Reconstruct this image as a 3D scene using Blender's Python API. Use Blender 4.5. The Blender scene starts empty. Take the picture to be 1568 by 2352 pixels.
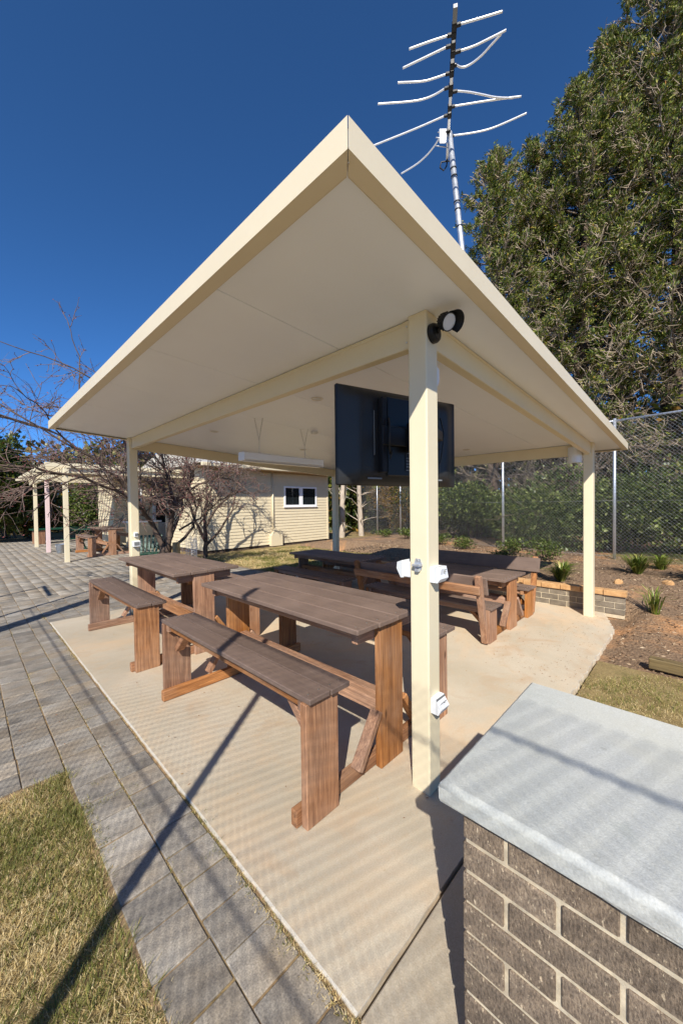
import bpy, math, random
import numpy as np
from mathutils import Vector, Matrix

S = bpy.context.scene
COL = S.collection
random.seed(7)
R = np.random.default_rng(7)
rad = math.radians

# ------------------------------------------------------------------ camera
H = 1.6
YAW, PITCH, ROLL = 0.77074, -0.01981, -0.01263
cam_d = bpy.data.cameras.new('camera')
cam = bpy.data.objects.new('camera', cam_d)
COL.objects.link(cam)
fw = Vector((math.cos(YAW) * math.cos(PITCH), math.sin(YAW) * math.cos(PITCH), math.sin(PITCH)))
rt = Vector((math.sin(YAW), -math.cos(YAW), 0))
upv = rt.cross(fw)
r2 = math.cos(ROLL) * rt + math.sin(ROLL) * upv
u2 = -math.sin(ROLL) * rt + math.cos(ROLL) * upv
mw = Matrix.Identity(4)
for i in range(3):
    mw[i][0] = r2[i]; mw[i][1] = u2[i]; mw[i][2] = -fw[i]
mw[2][3] = H
cam.matrix_world = mw
cam_d.sensor_fit = 'VERTICAL'
cam_d.sensor_height = 36.0
cam_d.sensor_width = 24.0
cam_d.lens = 36.0 * 844.88 / 2352.0
cam_d.clip_start = 0.05
cam_d.clip_end = 2000
S.camera = cam

# ------------------------------------------------------------------ light
EL = rad(40.5)
SUNXY = (0.797, 0.604)            # horizontal travel of the light
w = bpy.data.worlds.new('World'); S.world = w; w.use_nodes = True
nt = w.node_tree
bg = nt.nodes['Background']
sky = nt.nodes.new('ShaderNodeTexSky')
sky.sky_type = 'NISHITA'
sky.sun_disc = False
sky.sun_elevation = EL
sky.sun_rotation = math.atan2(-SUNXY[0], -SUNXY[1])
sky.altitude = 5600
sky.air_density = 1.0
sky.dust_density = 0.0
sky.ozone_density = 10.0
hsv = nt.nodes.new('ShaderNodeHueSaturation'); hsv.inputs['Saturation'].default_value = 1.06; hsv.inputs['Hue'].default_value = .496
nt.links.new(sky.outputs[0], hsv.inputs['Color']); nt.links.new(hsv.outputs[0], bg.inputs[0])
bg.inputs[1].default_value = 0.10
sun_d = bpy.data.lights.new('sun', 'SUN')
sun_d.energy = 3.3
sun_d.angle = rad(0.53)
sun_d.color = (1.0, 0.95, 0.87)
sun = bpy.data.objects.new('sun', sun_d); COL.objects.link(sun)
sdir = Vector((SUNXY[0] * math.cos(EL), SUNXY[1] * math.cos(EL), -math.sin(EL)))
sun.rotation_euler = sdir.to_track_quat('-Z', 'Y').to_euler()
sun.location = (-20, -20, 30)
S.view_settings.view_transform = 'Standard'
S.view_settings.look = 'None'
S.view_settings.gamma = 1
S.view_settings.exposure = 1.0
S.view_settings.use_curve_mapping = False
try:
    S.cycles.max_bounces = 8; S.cycles.diffuse_bounces = 5
    S.cycles.use_denoising = True
except Exception:
    pass

# ------------------------------------------------------------------ materials
def srgb(r, g, b):
    f = lambda c: (c / 255 / 12.92) if c / 255 <= 0.04045 else ((c / 255 + 0.055) / 1.055) ** 2.4
    return (f(r), f(g), f(b))

class NT:
    def __init__(s, name):
        s.m = bpy.data.materials.new(name); s.m.use_nodes = True
        s.t = s.m.node_tree; s.n = s.t.nodes
        s.b = s.n['Principled BSDF']
        s.tc = s.n.new('ShaderNodeTexCoord')
    def link(s, a, b): s.t.links.new(a, b)
    def mapping(s, scale=(1, 1, 1), src='Object', rot=(0, 0, 0), rnd=0):
        mp = s.n.new('ShaderNodeMapping')
        mp.inputs['Scale'].default_value = scale
        mp.inputs['Rotation'].default_value = rot
        s.link(s.tc.outputs[src], mp.inputs['Vector'])
        if rnd:
            oi = s.n.new('ShaderNodeObjectInfo')
            mu = s.n.new('ShaderNodeMath'); mu.operation = 'MULTIPLY'; mu.inputs[1].default_value = rnd
            s.link(oi.outputs['Random'], mu.inputs[0])
            cb = s.n.new('ShaderNodeCombineXYZ')
            for k in range(3): s.link(mu.outputs[0], cb.inputs[k])
            s.link(cb.outputs[0], mp.inputs['Location'])
        return mp.outputs[0]
    def noise(s, vec, scale=5, detail=6, rough=.6, dist=0.0):
        n = s.n.new('ShaderNodeTexNoise')
        n.inputs['Scale'].default_value = scale; n.inputs['Detail'].default_value = detail
        n.inputs['Roughness'].default_value = rough; n.inputs['Distortion'].default_value = dist
        s.link(vec, n.inputs['Vector']); return n.outputs['Fac']
    def voro(s, vec, scale=20, feature='F1', out='Distance'):
        n = s.n.new('ShaderNodeTexVoronoi'); n.feature = feature
        n.inputs['Scale'].default_value = scale; s.link(vec, n.inputs['Vector']); return n.outputs[out]
    def ramp(s, fac, stops):
        r = s.n.new('ShaderNodeValToRGB'); e = r.color_ramp.elements
        while len(e) < len(stops): e.new(0.5)
        for k, (p, c) in enumerate(stops):
            e[k].position = p; e[k].color = (*c, 1) if len(c) == 3 else c
        s.link(fac, r.inputs[0]); return r.outputs[0]
    def grey(s, fac, lo, hi, a=0., b=1.):
        return s.ramp(fac, [(lo, (a, a, a)), (hi, (b, b, b))])
    def mix(s, fac, a, b, mode='MIX'):
        m = s.n.new('ShaderNodeMix'); m.data_type = 'RGBA'; m.blend_type = mode
        for sock, v in ((m.inputs[0], fac), (m.inputs[6], a), (m.inputs[7], b)):
            if isinstance(v, (int, float)): sock.default_value = v
            elif isinstance(v, tuple): sock.default_value = (*v, 1)
            else: s.link(v, sock)
        return m.outputs[2]
    def math(s, op, a, b=0.):
        m = s.n.new('ShaderNodeMath'); m.operation = op
        for k, v in enumerate((a, b)):
            if isinstance(v, (int, float)): m.inputs[k].default_value = v
            else: s.link(v, m.inputs[k])
        return m.outputs[0]
    def objrand(s): 
        return s.n.new('ShaderNodeObjectInfo').outputs['Random']
    def island(s):
        return s.n.new('ShaderNodeNewGeometry').outputs['Random Per Island']
    def color(s, c):
        if isinstance(c, tuple): s.b.inputs['Base Color'].default_value = (*c, 1)
        else: s.link(c, s.b.inputs['Base Color'])
        return s
    def rough(s, v):
        if isinstance(v, (int, float)): s.b.inputs['Roughness'].default_value = v
        else: s.link(v, s.b.inputs['Roughness'])
        return s
    def metal(s, v): s.b.inputs['Metallic'].default_value = v; return s
    def bump(s, hgt, strength=.3, dist=.01):
        bn = s.n.new('ShaderNodeBump'); bn.inputs['Strength'].default_value = strength
        bn.inputs['Distance'].default_value = dist
        s.link(hgt, bn.inputs['Height']); s.link(bn.outputs[0], s.b.inputs['Normal']); return s
    def translucent(s, col, fac):
        tr = s.n.new('ShaderNodeBsdfTranslucent')
        if isinstance(col, tuple): tr.inputs[0].default_value = (*col, 1)
        else: s.link(col, tr.inputs[0])
        ms = s.n.new('ShaderNodeMixShader'); ms.inputs[0].default_value = fac
        s.link(s.b.outputs[0], ms.inputs[1]); s.link(tr.outputs[0], ms.inputs[2])
        s.link(ms.outputs[0], s.n['Material Output'].inputs[0]); return s

def paint(name, c, rough=.45, var=.06, dirt=.0):
    t = NT(name); v = t.mapping((1, 1, 1), 'Object', rnd=30)
    n = t.noise(v, 3.0, 5, .6)
    lo = tuple(x * (1 - var) for x in c); hi = tuple(min(1, x * (1 + var * .6)) for x in c)
    col = t.ramp(n, [(.3, lo), (.7, hi)])
    if dirt:
        d = t.noise(v, 14, 8, .75)
        col = t.mix(t.grey(d, .58, .78, 0, dirt), col, tuple(x * .55 for x in c))
    t.color(col).rough(rough)
    n2 = t.noise(v, 90, 3, .5)
    t.bump(n2, .04, .002)
    return t.m

M = {}
M['cream'] = paint('cream_paint', srgb(226, 213, 180), .38, .03, .10)
M['fascia'] = paint('fascia_paint', srgb(220, 207, 178), .4, .025, .08)
M['ceiling'] = paint('ceiling_sheet', srgb(242, 246, 252), .32, .015)
M['pinkpost'] = paint('pink_primer', srgb(226, 200, 196), .5, .04, .2)
M['white_plastic'] = paint('white_plastic', srgb(226, 228, 228), .35, .03)
M['grey_plastic'] = paint('grey_plastic', srgb(120, 122, 122), .4, .05)
M['black_gloss'] = paint('black_gloss', (.010, .010, .010), .36, .1)
M['black_matte'] = paint('black_matte', (.012, .012, .013), .5, .1)
M['tv_shell'] = paint('tv_shell', (.026, .026, .026), .36, .1)
for k_ in ('tv_shell', 'black_gloss', 'black_matte'):
    M[k_].node_tree.nodes['Principled BSDF'].inputs['Specular IOR Level'].default_value = .3
M['green_paint'] = paint('green_paint', srgb(20, 70, 50), .4, .1, .2)
M['window_white'] = paint('window_white', srgb(240, 240, 240), .35, .02)
M['roof_metal'] = paint('roof_metal', srgb(196, 190, 176), .4, .05)
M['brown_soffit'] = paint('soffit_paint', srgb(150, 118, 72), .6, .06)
M['cable'] = paint('cable_black', (.012, .012, .012), .5, .1)
M['bud'] = paint('bud_red', srgb(120, 62, 58), .7, .2)
M['downlight'] = paint('downlight_white', srgb(222, 216, 206), .3, .02)

def metal(name, c, rough=.3, var=.12, m=1.0):
    t = NT(name); v = t.mapping((1, 1, 1), 'Object')
    n = t.noise(v, 40, 5, .7)
    t.color(t.ramp(n, [(.3, tuple(x * (1 - var) for x in c)), (.7, c)])).metal(m)
    t.rough(t.grey(n, .3, .7, rough * .8, rough * 1.3)); return t.m
M['galv'] = metal('galvanised_steel', (.66, .68, .70), .40, .12, .75)
M['alu'] = metal('aluminium', (.88, .88, .87), .38, .04, .45)
M['wire'] = metal('fence_wire', (.46, .47, .48), .45, .1, .8)
M['screw'] = metal('screw_steel', (.72, .72, .70), .3)
M['bucket'] = metal('bucket_zinc', (.52, .55, .57), .4)

def wood(name, dark, light, grey, gamt=.3, axis=2):
    t = NT(name)
    sc = [17., 17., 17.]; sc[axis] = 1.3
    v = t.mapping(tuple(sc), 'Object', rnd=40)
    n = t.noise(v, 1.0, 7, .66, 1.6)
    v2 = t.mapping((60, 60, 60) if axis is None else tuple(140. if k != axis else 4. for k in range(3)), 'Object', rnd=40)
    n2 = t.noise(v2, 1.0, 4, .6)
    v3 = t.mapping((2.2, 2.2, 2.2), 'Object', rnd=17)
    n3 = t.noise(v3, 1.0, 4, .6)
    c = t.ramp(n, [(.28, dark), (.5, tuple((a + b) / 2 for a, b in zip(dark, light))), (.72, light)])
    c = t.mix(t.grey(n3, .42, .72, 0, gamt), c, grey)
    c = t.mix(t.grey(n2, .32, .62, .5, 0), c, tuple(x * .5 for x in dark))
    # knots
    vk = t.mapping(tuple(7. if k != axis else 2.6 for k in range(3)), 'Object', rnd=23)
    k = t.voro(vk, 1.0)
    c = t.mix(t.grey(k, .045, .11, .8, 0), c, tuple(x * .35 for x in dark))
    hs = t.n.new('ShaderNodeHueSaturation')
    t.link(c, hs.inputs['Color'])
    t.link(t.grey(t.objrand(), 0, 1, .74, 1.2), hs.inputs['Value'])
    t.link(t.grey(t.math('FRACT', t.math('MULTIPLY', t.objrand(), 7.3)), 0, 1, .8, 1.2), hs.inputs['Saturation'])
    t.color(hs.outputs[0]).rough(.72)
    t.bump(t.math('ADD', n, n2), .28, .004)
    return t.m
for ax, nm in ((0, 'x'), (1, 'y'), (2, 'z')):
    M['wood_' + nm] = wood('stained_pine_' + nm, srgb(112, 68, 40), srgb(206, 150, 104), srgb(186, 158, 134), .5, ax)
M['sleeper'] = wood('treated_sleeper', srgb(104, 88, 58), srgb(158, 138, 98), srgb(140, 128, 104), .5, 1)
M['stump'] = wood('cut_log', srgb(104, 88, 60), srgb(170, 150, 110), srgb(140, 128, 104), .5, 2)

def composite(name, axis):
    t = NT(name)
    v = t.mapping(tuple(60. if k != axis else 3. for k in range(3)), 'Object', rnd=30)
    n = t.noise(v, 1.0, 6, .65, .3)
    v2 = t.mapping((3, 3, 3), 'Object', rnd=11); n2 = t.noise(v2, 1., 6, .65)
    a, b = srgb(98, 80, 70), srgb(128, 108, 94)
    c = t.ramp(n, [(.15, a), (.85, b)])
    c = t.mix(t.grey(n2, .45, .7, 0, .45), c, srgb(142, 120, 106))
    v3 = t.mapping((22, 22, 22), 'Object', rnd=3); n3 = t.noise(v3, 1., 8, .8)
    c = t.mix(t.grey(n3, .66, .76, 0, .45), c, srgb(156, 128, 114))
    hs = t.n.new('ShaderNodeHueSaturation'); t.link(c, hs.inputs['Color'])
    t.link(t.grey(t.objrand(), 0, 1, .82, 1.18), hs.inputs['Value'])
    t.color(hs.outputs[0]).rough(t.grey(n2, .3, .7, .58, .74))
    t.bump(n, .16, .003); return t.m
M['board'] = composite('composite_board', 1)

# concrete slab
def concrete(name, a, b, stain, edge, rough=.8):
    t = NT(name); v = t.mapping((1, 1, 1), 'Object')
    n = t.noise(v, .9, 7, .62, .4); n2 = t.noise(v, 7, 8, .7); n3 = t.noise(v, 180, 3, .6)
    c = t.ramp(n, [(.32, a), (.68, b)])
    c = t.mix(t.grey(n2, .5, .75, 0, .45), c, stain)
    c = t.mix(t.grey(n3, .3, .7, .45, 0), c, tuple(x * .58 for x in a))
    n4 = t.noise(v, 55, 6, .8)
    c = t.mix(t.grey(n4, .35, .65, .28, 0), c, tuple(x * .66 for x in stain))
    sp = t.noise(v, 30, 3, .5)
    c = t.mix(t.grey(sp, .70, .76, 0, .35), c, tuple(x * .5 for x in stain))
    st = t.noise(v, 2.1, 5, .55, 1.2)
    c = t.mix(t.grey(st, .56, .72, 0, .6), c, edge)
    st2 = t.noise(v, .55, 6, .65, .8)
    c = t.mix(t.grey(st2, .47, .64, 0, .65), c, stain)
    st3 = t.noise(v, 4.5, 9, .8, 2.)
    c = t.mix(t.grey(st3, .62, .72, 0, .45), c, tuple(x * .62 for x in edge))
    t.color(c).rough(rough)
    t.bump(t.math('ADD', n3, t.math('MULTIPLY', n2, .5)), .35, .003); return t.m
M['slab'] = concrete('slab_concrete', srgb(190, 179, 156), srgb(220, 208, 186), srgb(216, 184, 144), srgb(184, 156, 124))
M['strip'] = concrete('path_concrete', srgb(176, 165, 146), srgb(204, 192, 170), srgb(192, 166, 130), srgb(160, 148, 130))
M['coping'] = concrete('coping_concrete', srgb(184, 187, 181), srgb(224, 223, 215), srgb(202, 199, 182), srgb(150, 157, 146), .6)
M['arris'] = concrete('slab_edge_lime', srgb(198, 190, 174), srgb(222, 215, 200), srgb(190, 176, 152), srgb(196, 182, 160))

# pavers
t = NT('paver_concrete'); v = t.mapping((1, 1, 1), 'Object', rnd=40)
n = t.noise(v, 5, 6, .65); n2 = t.noise(v, 160, 4, .65); n3 = t.noise(v, 2.2, 4, .6)
c = t.ramp(n, [(.3, srgb(124, 117, 107)), (.7, srgb(188, 179, 164))])
c = t.mix(t.grey(n3, .45, .68, 0, .6), c, srgb(172, 150, 118))
c = t.mix(t.grey(n2, .3, .72, .6, 0), c, srgb(66, 64, 62))
c = t.mix(t.grey(n2, .66, .8, 0, .5), c, srgb(206, 200, 190))
hs = t.n.new('ShaderNodeHueSaturation'); t.link(c, hs.inputs['Color'])
rr = t.math('FRACT', t.math('ADD', t.objrand(), t.island()))
t.link(t.grey(rr, 0, 1, .80, 1.22), hs.inputs['Value'])
t.color(hs.outputs[0]).rough(.85); t.bump(n2, .5, .003); M['paver'] = t.m

# brick
t = NT('grey_brown_brick'); v = t.mapping((1, 1, 1), 'Object', rnd=50)
vs = t.mapping((1, 1, .5), 'Object', rnd=50)
n = t.noise(v, 9, 6, .7); n2 = t.noise(vs, 190, 4, .75); n3 = t.noise(vs, 105, 3, .6)
c = t.ramp(n, [(.3, srgb(132, 114, 94)), (.7, srgb(172, 152, 128))])
c = t.mix(t.grey(n2, .34, .6, .75, 0), c, srgb(70, 58, 48))
c = t.mix(t.grey(n3, .63, .70, 0, .9), c, srgb(222, 200, 166))
hs = t.n.new('ShaderNodeHueSaturation'); t.link(c, hs.inputs['Color'])
t.link(t.grey(t.objrand(), 0, 1, .76, 1.2), hs.inputs['Value'])
t.color(hs.outputs[0]).rough(.85); t.bump(n2, .9, .007); M['brick'] = t.m
t = NT('mortar'); v = t.mapping(); n = t.noise(v, 60, 6, .7); n2 = t.noise(v, 6, 4, .6)
c = t.ramp(n, [(.3, srgb(196, 180, 150)), (.7, srgb(222, 208, 180))])
c = t.mix(t.grey(n2, .45, .7, 0, .4), c, srgb(160, 140, 112))
t.color(c).rough(.9); t.bump(n, .6, .004); M['mortar'] = t.m
t = NT('sandstone_cap'); v = t.mapping(rnd=20); n = t.noise(v, 12, 6, .7)
t.color(t.ramp(n, [(.3, srgb(176, 130, 82)), (.7, srgb(214, 172, 120))])).rough(.85); t.bump(n, .4, .005); M['cap'] = t.m
t = NT('retaining_brick'); v = t.mapping(rnd=20); n = t.noise(v, 12, 6, .7)
c = t.ramp(n, [(.3, srgb(104, 94, 80)), (.7, srgb(142, 130, 112))])
hs = t.n.new('ShaderNodeHueSaturation'); t.link(c, hs.inputs['Color'])
t.link(t.grey(t.objrand(), 0, 1, .8, 1.2), hs.inputs['Value'])
t.color(hs.outputs[0]).rough(.85); t.bump(n, .4, .005); M['rbrick'] = t.m

# earth, lawn base, mulch
t = NT('earth_and_lawn'); v = t.mapping()
n = t.noise(v, .35, 6, .6); n2 = t.noise(v, 5, 8, .75); n3 = t.noise(v, 60, 4, .7)
c = t.ramp(n2, [(.3, srgb(112, 98, 62)), (.5, srgb(158, 138, 92)), (.72, srgb(96, 98, 46))])
c = t.mix(t.grey(n, .42, .62), c, srgb(150, 124, 84))
c = t.mix(t.grey(n3, .3, .6, .6, 0), c, srgb(70, 58, 38))
t.color(c).rough(.95); t.bump(n3, .8, .02); M['earth'] = t.m
t = NT('lawn_thatch'); v = t.mapping(); n = t.noise(v, 3, 6, .7); n2 = t.noise(v, 70, 5, .75)
c = t.ramp(n, [(.3, srgb(140, 118, 74)), (.55, srgb(172, 150, 100)), (.75, srgb(120, 112, 60))])
c = t.mix(t.grey(n2, .3, .6, .65, 0), c, srgb(74, 58, 34))
t.color(c).rough(.95); t.bump(n2, .8, .02); M['lawn'] = t.m
t = NT('joint_soil'); v = t.mapping(); n = t.noise(v, 30, 6, .7); n2 = t.noise(v, 2, 5, .6)
c = t.ramp(n, [(.3, srgb(104, 84, 60)), (.7, srgb(176, 148, 108))])
c = t.mix(t.grey(n2, .5, .65, 0, .5), c, srgb(92, 90, 48))
t.color(c).rough(.95); t.bump(n, .6, .01); M['soil'] = t.m
t = NT('bark_mulch'); v = t.mapping()
n = t.noise(v, .9, 6, .65, .5); n2 = t.noise(v, 40, 6, .8); k = t.voro(v, 38)
c = t.ramp(n2, [(.3, srgb(90, 70, 52)), (.52, srgb(138, 112, 86)), (.75, srgb(180, 154, 122))])
c = t.mix(t.grey(k, .02, .25, .5, 0), c, srgb(44, 33, 26))
c = t.mix(t.grey(n, .52, .66, 0, .8), c, srgb(200, 146, 96))
t.color(c).rough(.95); t.bump(t.math('ADD', n2, k), .8, .02); M['mulch'] = t.m

def leafmat(name, stops, trans=.25, rough=.55):
    t = NT(name)
    c = t.ramp(t.island(), stops)
    t.color(c).rough(rough)
    t.b.inputs['Specular IOR Level'].default_value = .3
    t.translucent(c, trans); return t.m
M['straw'] = leafmat('dry_grass', [(0, srgb(168, 144, 90)), (.5, srgb(212, 188, 132)), (1, srgb(232, 214, 168))], .2)
M['grass'] = leafmat('green_grass', [(0, srgb(92, 98, 44)), (.6, srgb(128, 130, 66)), (1, srgb(160, 150, 84))], .25)
M['conifer'] = leafmat('conifer_leaf', [(0, srgb(46, 60, 24)), (.4, srgb(76, 94, 32)), (.75, srgb(116, 128, 42)), (.97, srgb(166, 160, 70)), (1, srgb(170, 112, 52))], .12)
M['conifer2'] = leafmat('conifer_leaf_grey', [(0, srgb(70, 76, 40)), (.5, srgb(112, 112, 60)), (1, srgb(160, 148, 98))], .12)
M['shrub'] = leafmat('shrub_leaf', [(0, srgb(42, 54, 22)), (.5, srgb(74, 90, 38)), (.85, srgb(116, 128, 62)), (1, srgb(150, 154, 92))], .2, .4)
M['hedge'] = leafmat('hedge_leaf', [(0, srgb(32, 44, 18)), (.6, srgb(58, 72, 26)), (1, srgb(108, 110, 42))], .2, .4)
M['autumn'] = leafmat('bronze_leaf', [(0, srgb(92, 64, 30)), (.5, srgb(128, 104, 40)), (1, srgb(160, 124, 58))], .25)
M['tuft'] = leafmat('strap_leaf', [(0, srgb(70, 88, 32)), (.5, srgb(114, 132, 50)), (.85, srgb(160, 164, 82)), (1, srgb(200, 184, 116))], .25, .4)
M['chip'] = leafmat('bark_chip', [(0, srgb(78, 60, 46)), (.4, srgb(126, 102, 80)), (.85, srgb(166, 142, 114)), (1, srgb(206, 186, 156))], .0, .9)
M['litter'] = leafmat('dead_leaf', [(0, srgb(120, 70, 36)), (.6, srgb(160, 106, 58)), (1, srgb(186, 150, 96))], .1, .8)
def bark(name, a, b):
    t = NT(name); v = t.mapping((14, 14, 3)); n = t.noise(v, 1., 6, .7, .6)
    t.color(t.ramp(n, [(.3, a), (.7, b)])).rough(.9); t.bump(n, .6, .01); return t.m
M['bark'] = bark('dark_bark', srgb(58, 46, 38), srgb(104, 86, 72))
M['twig'] = bark('grey_twig', srgb(140, 122, 102), srgb(196, 178, 152))
M['deadtwig'] = bark('dead_twig', srgb(84, 74, 62), srgb(138, 122, 104))
M['redtwig'] = bark('plum_twig', srgb(88, 72, 64), srgb(142, 120, 108))
M['gum'] = bark('pale_bark', srgb(150, 136, 120), srgb(202, 188, 170))
t = NT('window_glass'); t.color((.012, .016, .018)).rough(.03); M['glass'] = t.m
t = NT('lamp_glass'); t.color(srgb(206, 206, 204)).rough(.25); M['lampglass'] = t.m
t = NT('clear_acrylic'); t.color(srgb(206, 210, 210)).rough(.12); M['acrylic'] = t.m

# ------------------------------------------------------------------ mesh helpers
def link(name, me, parent=None):
    o = bpy.data.objects.new(name, me); COL.objects.link(o)
    if parent: o.parent = parent
    return o
def tag(o, label=None, cat=None, group=None, kind=None):
    if label: o['label'] = label
    if cat: o['category'] = cat
    if group: o['group'] = group
    if kind: o['kind'] = kind
    return o
def thing(name, label, cat, loc=(0, 0, 0), rz=0, group=None):
    o = bpy.data.objects.new(name, None); COL.objects.link(o)
    o.location = loc; o.rotation_euler = (0, 0, rz); o.empty_display_size = .1
    return tag(o, label, cat, group)

def np_mesh(name, V, F, mats, midx=None, smooth=False):
    V = np.asarray(V, np.float32).reshape(-1, 3); F = np.asarray(F, np.int32)
    me = bpy.data.meshes.new(name)
    k = F.shape[1]
    me.vertices.add(len(V)); me.vertices.foreach_set('co', V.ravel())
    me.loops.add(F.size); me.loops.foreach_set('vertex_index', F.ravel())
    me.polygons.add(len(F))
    me.polygons.foreach_set('loop_start', np.arange(0, F.size, k, dtype=np.int32))
    try: me.polygons.foreach_set('loop_total', np.full(len(F), k, np.int32))
    except Exception: pass
    for m in (mats if isinstance(mats, (list, tuple)) else [mats]): me.materials.append(m)
    if midx is not None: me.polygons.foreach_set('material_index', np.asarray(midx, np.int32))
    if smooth: me.polygons.foreach_set('use_smooth', np.ones(len(F), bool))
    me.update(calc_edges=True); me.validate()
    return me

CB_F = []
def _cbox_faces():
    # vertices: for each corner (sx,sy,sz) three verts: on x face, y face, z face
    idx = lambda i, j, k, a: ((i * 2 + j) * 2 + k) * 3 + a
    f = []
    for s in (0, 1):
        q = [idx(s, 0, 0, 0), idx(s, 1, 0, 0), idx(s, 1, 1, 0), idx(s, 0, 1, 0)]; f.append(q if s else q[::-1])
        q = [idx(0, s, 0, 1), idx(0, s, 1, 1), idx(1, s, 1, 1), idx(1, s, 0, 1)]; f.append(q if s else q[::-1])
        q = [idx(0, 0, s, 2), idx(1, 0, s, 2), idx(1, 1, s, 2), idx(0, 1, s, 2)]; f.append(q if s else q[::-1])
    for a in (0, 1):
        for b in (0, 1):
            q = [idx(a, b, 0, 0), idx(a, b, 1, 0), idx(a, b, 1, 1), idx(a, b, 0, 1)]; f.append(q if (a == b) == False else q[::-1])
            q = [idx(a, 0, b, 0), idx(a, 1, b, 0), idx(a, 1, b, 2), idx(a, 0, b, 2)]; f.append(q if (a == b) else q[::-1])
            q = [idx(0, a, b, 1), idx(1, a, b, 1), idx(1, a, b, 2), idx(0, a, b, 2)]; f.append(q if (a != b) else q[::-1])
            for c in (0, 1):
                q = [idx(a, b, c, 0), idx(a, b, c, 1), idx(a, b, c, 2)]
                f.append(q if (a + b + c) % 2 == 1 else q[::-1])
    return f
CB_F = _cbox_faces()

class MB:
    def __init__(s): s.v = []; s.f = []; s.mi = []; s.sm = []
    def add(s, vs, fs, mi=0, smooth=False):
        o = len(s.v); s.v += [tuple(v) for v in vs]
        for f in fs: s.f.append([i + o for i in f]); s.mi.append(mi); s.sm.append(smooth)
        return s
    def box(s, a, b, ch=.003, mi=0, mat=None):
        a = Vector(a); b = Vector(b); vs = []
        for i in (0, 1):
            for j in (0, 1):
                for k in (0, 1):
                    p = Vector((b.x if i else a.x, b.y if j else a.y, b.z if k else a.z))
                    d = Vector((-ch if i else ch, -ch if j else ch, -ch if k else ch))
                    vs.append((p.x, p.y + d.y, p.z + d.z)); vs.append((p.x + d.x, p.y, p.z + d.z)); vs.append((p.x + d.x, p.y + d.y, p.z))
        if mat is not None: vs = [tuple(mat @ Vector(v)) for v in vs]
        return s.add(vs, CB_F, mi)
    def beam(s, p, q, wd, ht, ch=.003, mi=0, up=(0, 0, 1)):
        """a rectangular bar from p to q, wd across, ht along the up side"""
        p = Vector(p); q = Vector(q); y = (q - p); L = y.length; y.normalize()
        x = y.cross(Vector(up)); 
        if x.length < 1e-6: x = Vector((1, 0, 0))
        x.normalize(); z = x.cross(y)
        m = Matrix(((x.x, y.x, z.x, p.x), (x.y, y.y, z.y, p.y), (x.z, y.z, z.z, p.z), (0, 0, 0, 1)))
        return s.box((-wd / 2, 0, -ht / 2), (wd / 2, L, ht / 2), ch, mi, m)
    def tube(s, pts, r0, r1=None, sides=8, mi=0, cap=True, smooth=True):
        pts = [Vector(p) for p in pts]; r1 = r0 if r1 is None else r1
        n = len(pts); vs = []; nx = None
        for i, p in enumerate(pts):
            d = (pts[min(i + 1, n - 1)] - pts[max(i - 1, 0)])
            d = d.normalized() if d.length > 1e-9 else Vector((0, 0, 1))
            if nx is None:
                nx = d.cross(Vector((0, 0, 1)))
                if nx.length < .1: nx = d.cross(Vector((1, 0, 0)))
            nx = (nx - d * nx.dot(d)); nx.normalize(); ny = d.cross(nx)
            r = r0 + (r1 - r0) * (i / max(1, n - 1))
            for k in range(sides):
                a = 2 * math.pi * k / sides
                vs.append(p + nx * (r * math.cos(a)) + ny * (r * math.sin(a)))
        fs = []
        for i in range(n - 1):
            for k in range(sides):
                a = i * sides + k; b = i * sides + (k + 1) % sides
                fs.append([a, b, b + sides, a + sides])
        s.add(vs, fs, mi, smooth)
        if cap:
            o = len(s.v) - len(vs)
            s.f.append([o + k for k in range(sides)][::-1]); s.mi.append(mi); s.sm.append(False)
            s.f.append([o + (n - 1) * sides + k for k in range(sides)]); s.mi.append(mi); s.sm.append(False)
        return s
    def lathe(s, c, ax, prof, sides=20, mi=0):
        """prof: list of (distance along ax, radius)"""
        ax = Vector(ax).normalized(); x = ax.cross(Vector((0, 0, 1)))
        if x.length < .1: x = Vector((1, 0, 0))
        x.normalize(); y = ax.cross(x); c = Vector(c); vs = []
        for d, r in prof:
            for k in range(sides):
                a = 2 * math.pi * k / sides
                vs.append(c + ax * d + x * (r * math.cos(a)) + y * (r * math.sin(a)))
        fs = []
        for i in range(len(prof) - 1):
            for k in range(sides):
                a = i * sides + k; b = i * sides + (k + 1) % sides
                fs.append([a, b, b + sides, a + sides])
        fs.append(list(range(sides))[::-1]); fs.append([(len(prof) - 1) * sides + k for k in range(sides)])
        return s.add(vs, fs, mi, False)
    def prism(s, poly, axis_vec, mi=0):
        """extrude a 3D polygon by a vector"""
        n = len(poly); a = [Vector(p) for p in poly]; b = [p + Vector(axis_vec) for p in a]
        fs = [list(range(n))[::-1], [n + i for i in range(n)]]
        for i in range(n): fs.append([i, (i + 1) % n, n + (i + 1) % n, n + i])
        return s.add(a + b, fs, mi)
    def rpost(s, x0, y0, x1, y1, z0, z1, r=.01, mi=0, seg=3):
        """upright post of rounded-rectangle section"""
        pts = []
        for cx, cy, a0 in ((x1 - r, y1 - r, 0), (x0 + r, y1 - r, 90), (x0 + r, y0 + r, 180), (x1 - r, y0 + r, 270)):
            for k in range(seg + 1):
                a = rad(a0 + 90 * k / seg); pts.append((cx + r * math.cos(a), cy + r * math.sin(a)))
        n = len(pts); zt = z1 if callable(z1) else (lambda x, y: z1)
        vs = [(x, y, z0) for x, y in pts] + [(x, y, zt(x, y)) for x, y in pts]
        fs = [[i, (i + 1) % n, n + (i + 1) % n, n + i] for i in range(n)]
        s.add(vs, fs, mi, False)
        s.add(vs[n:], [list(range(n))], mi)
        return s
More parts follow.
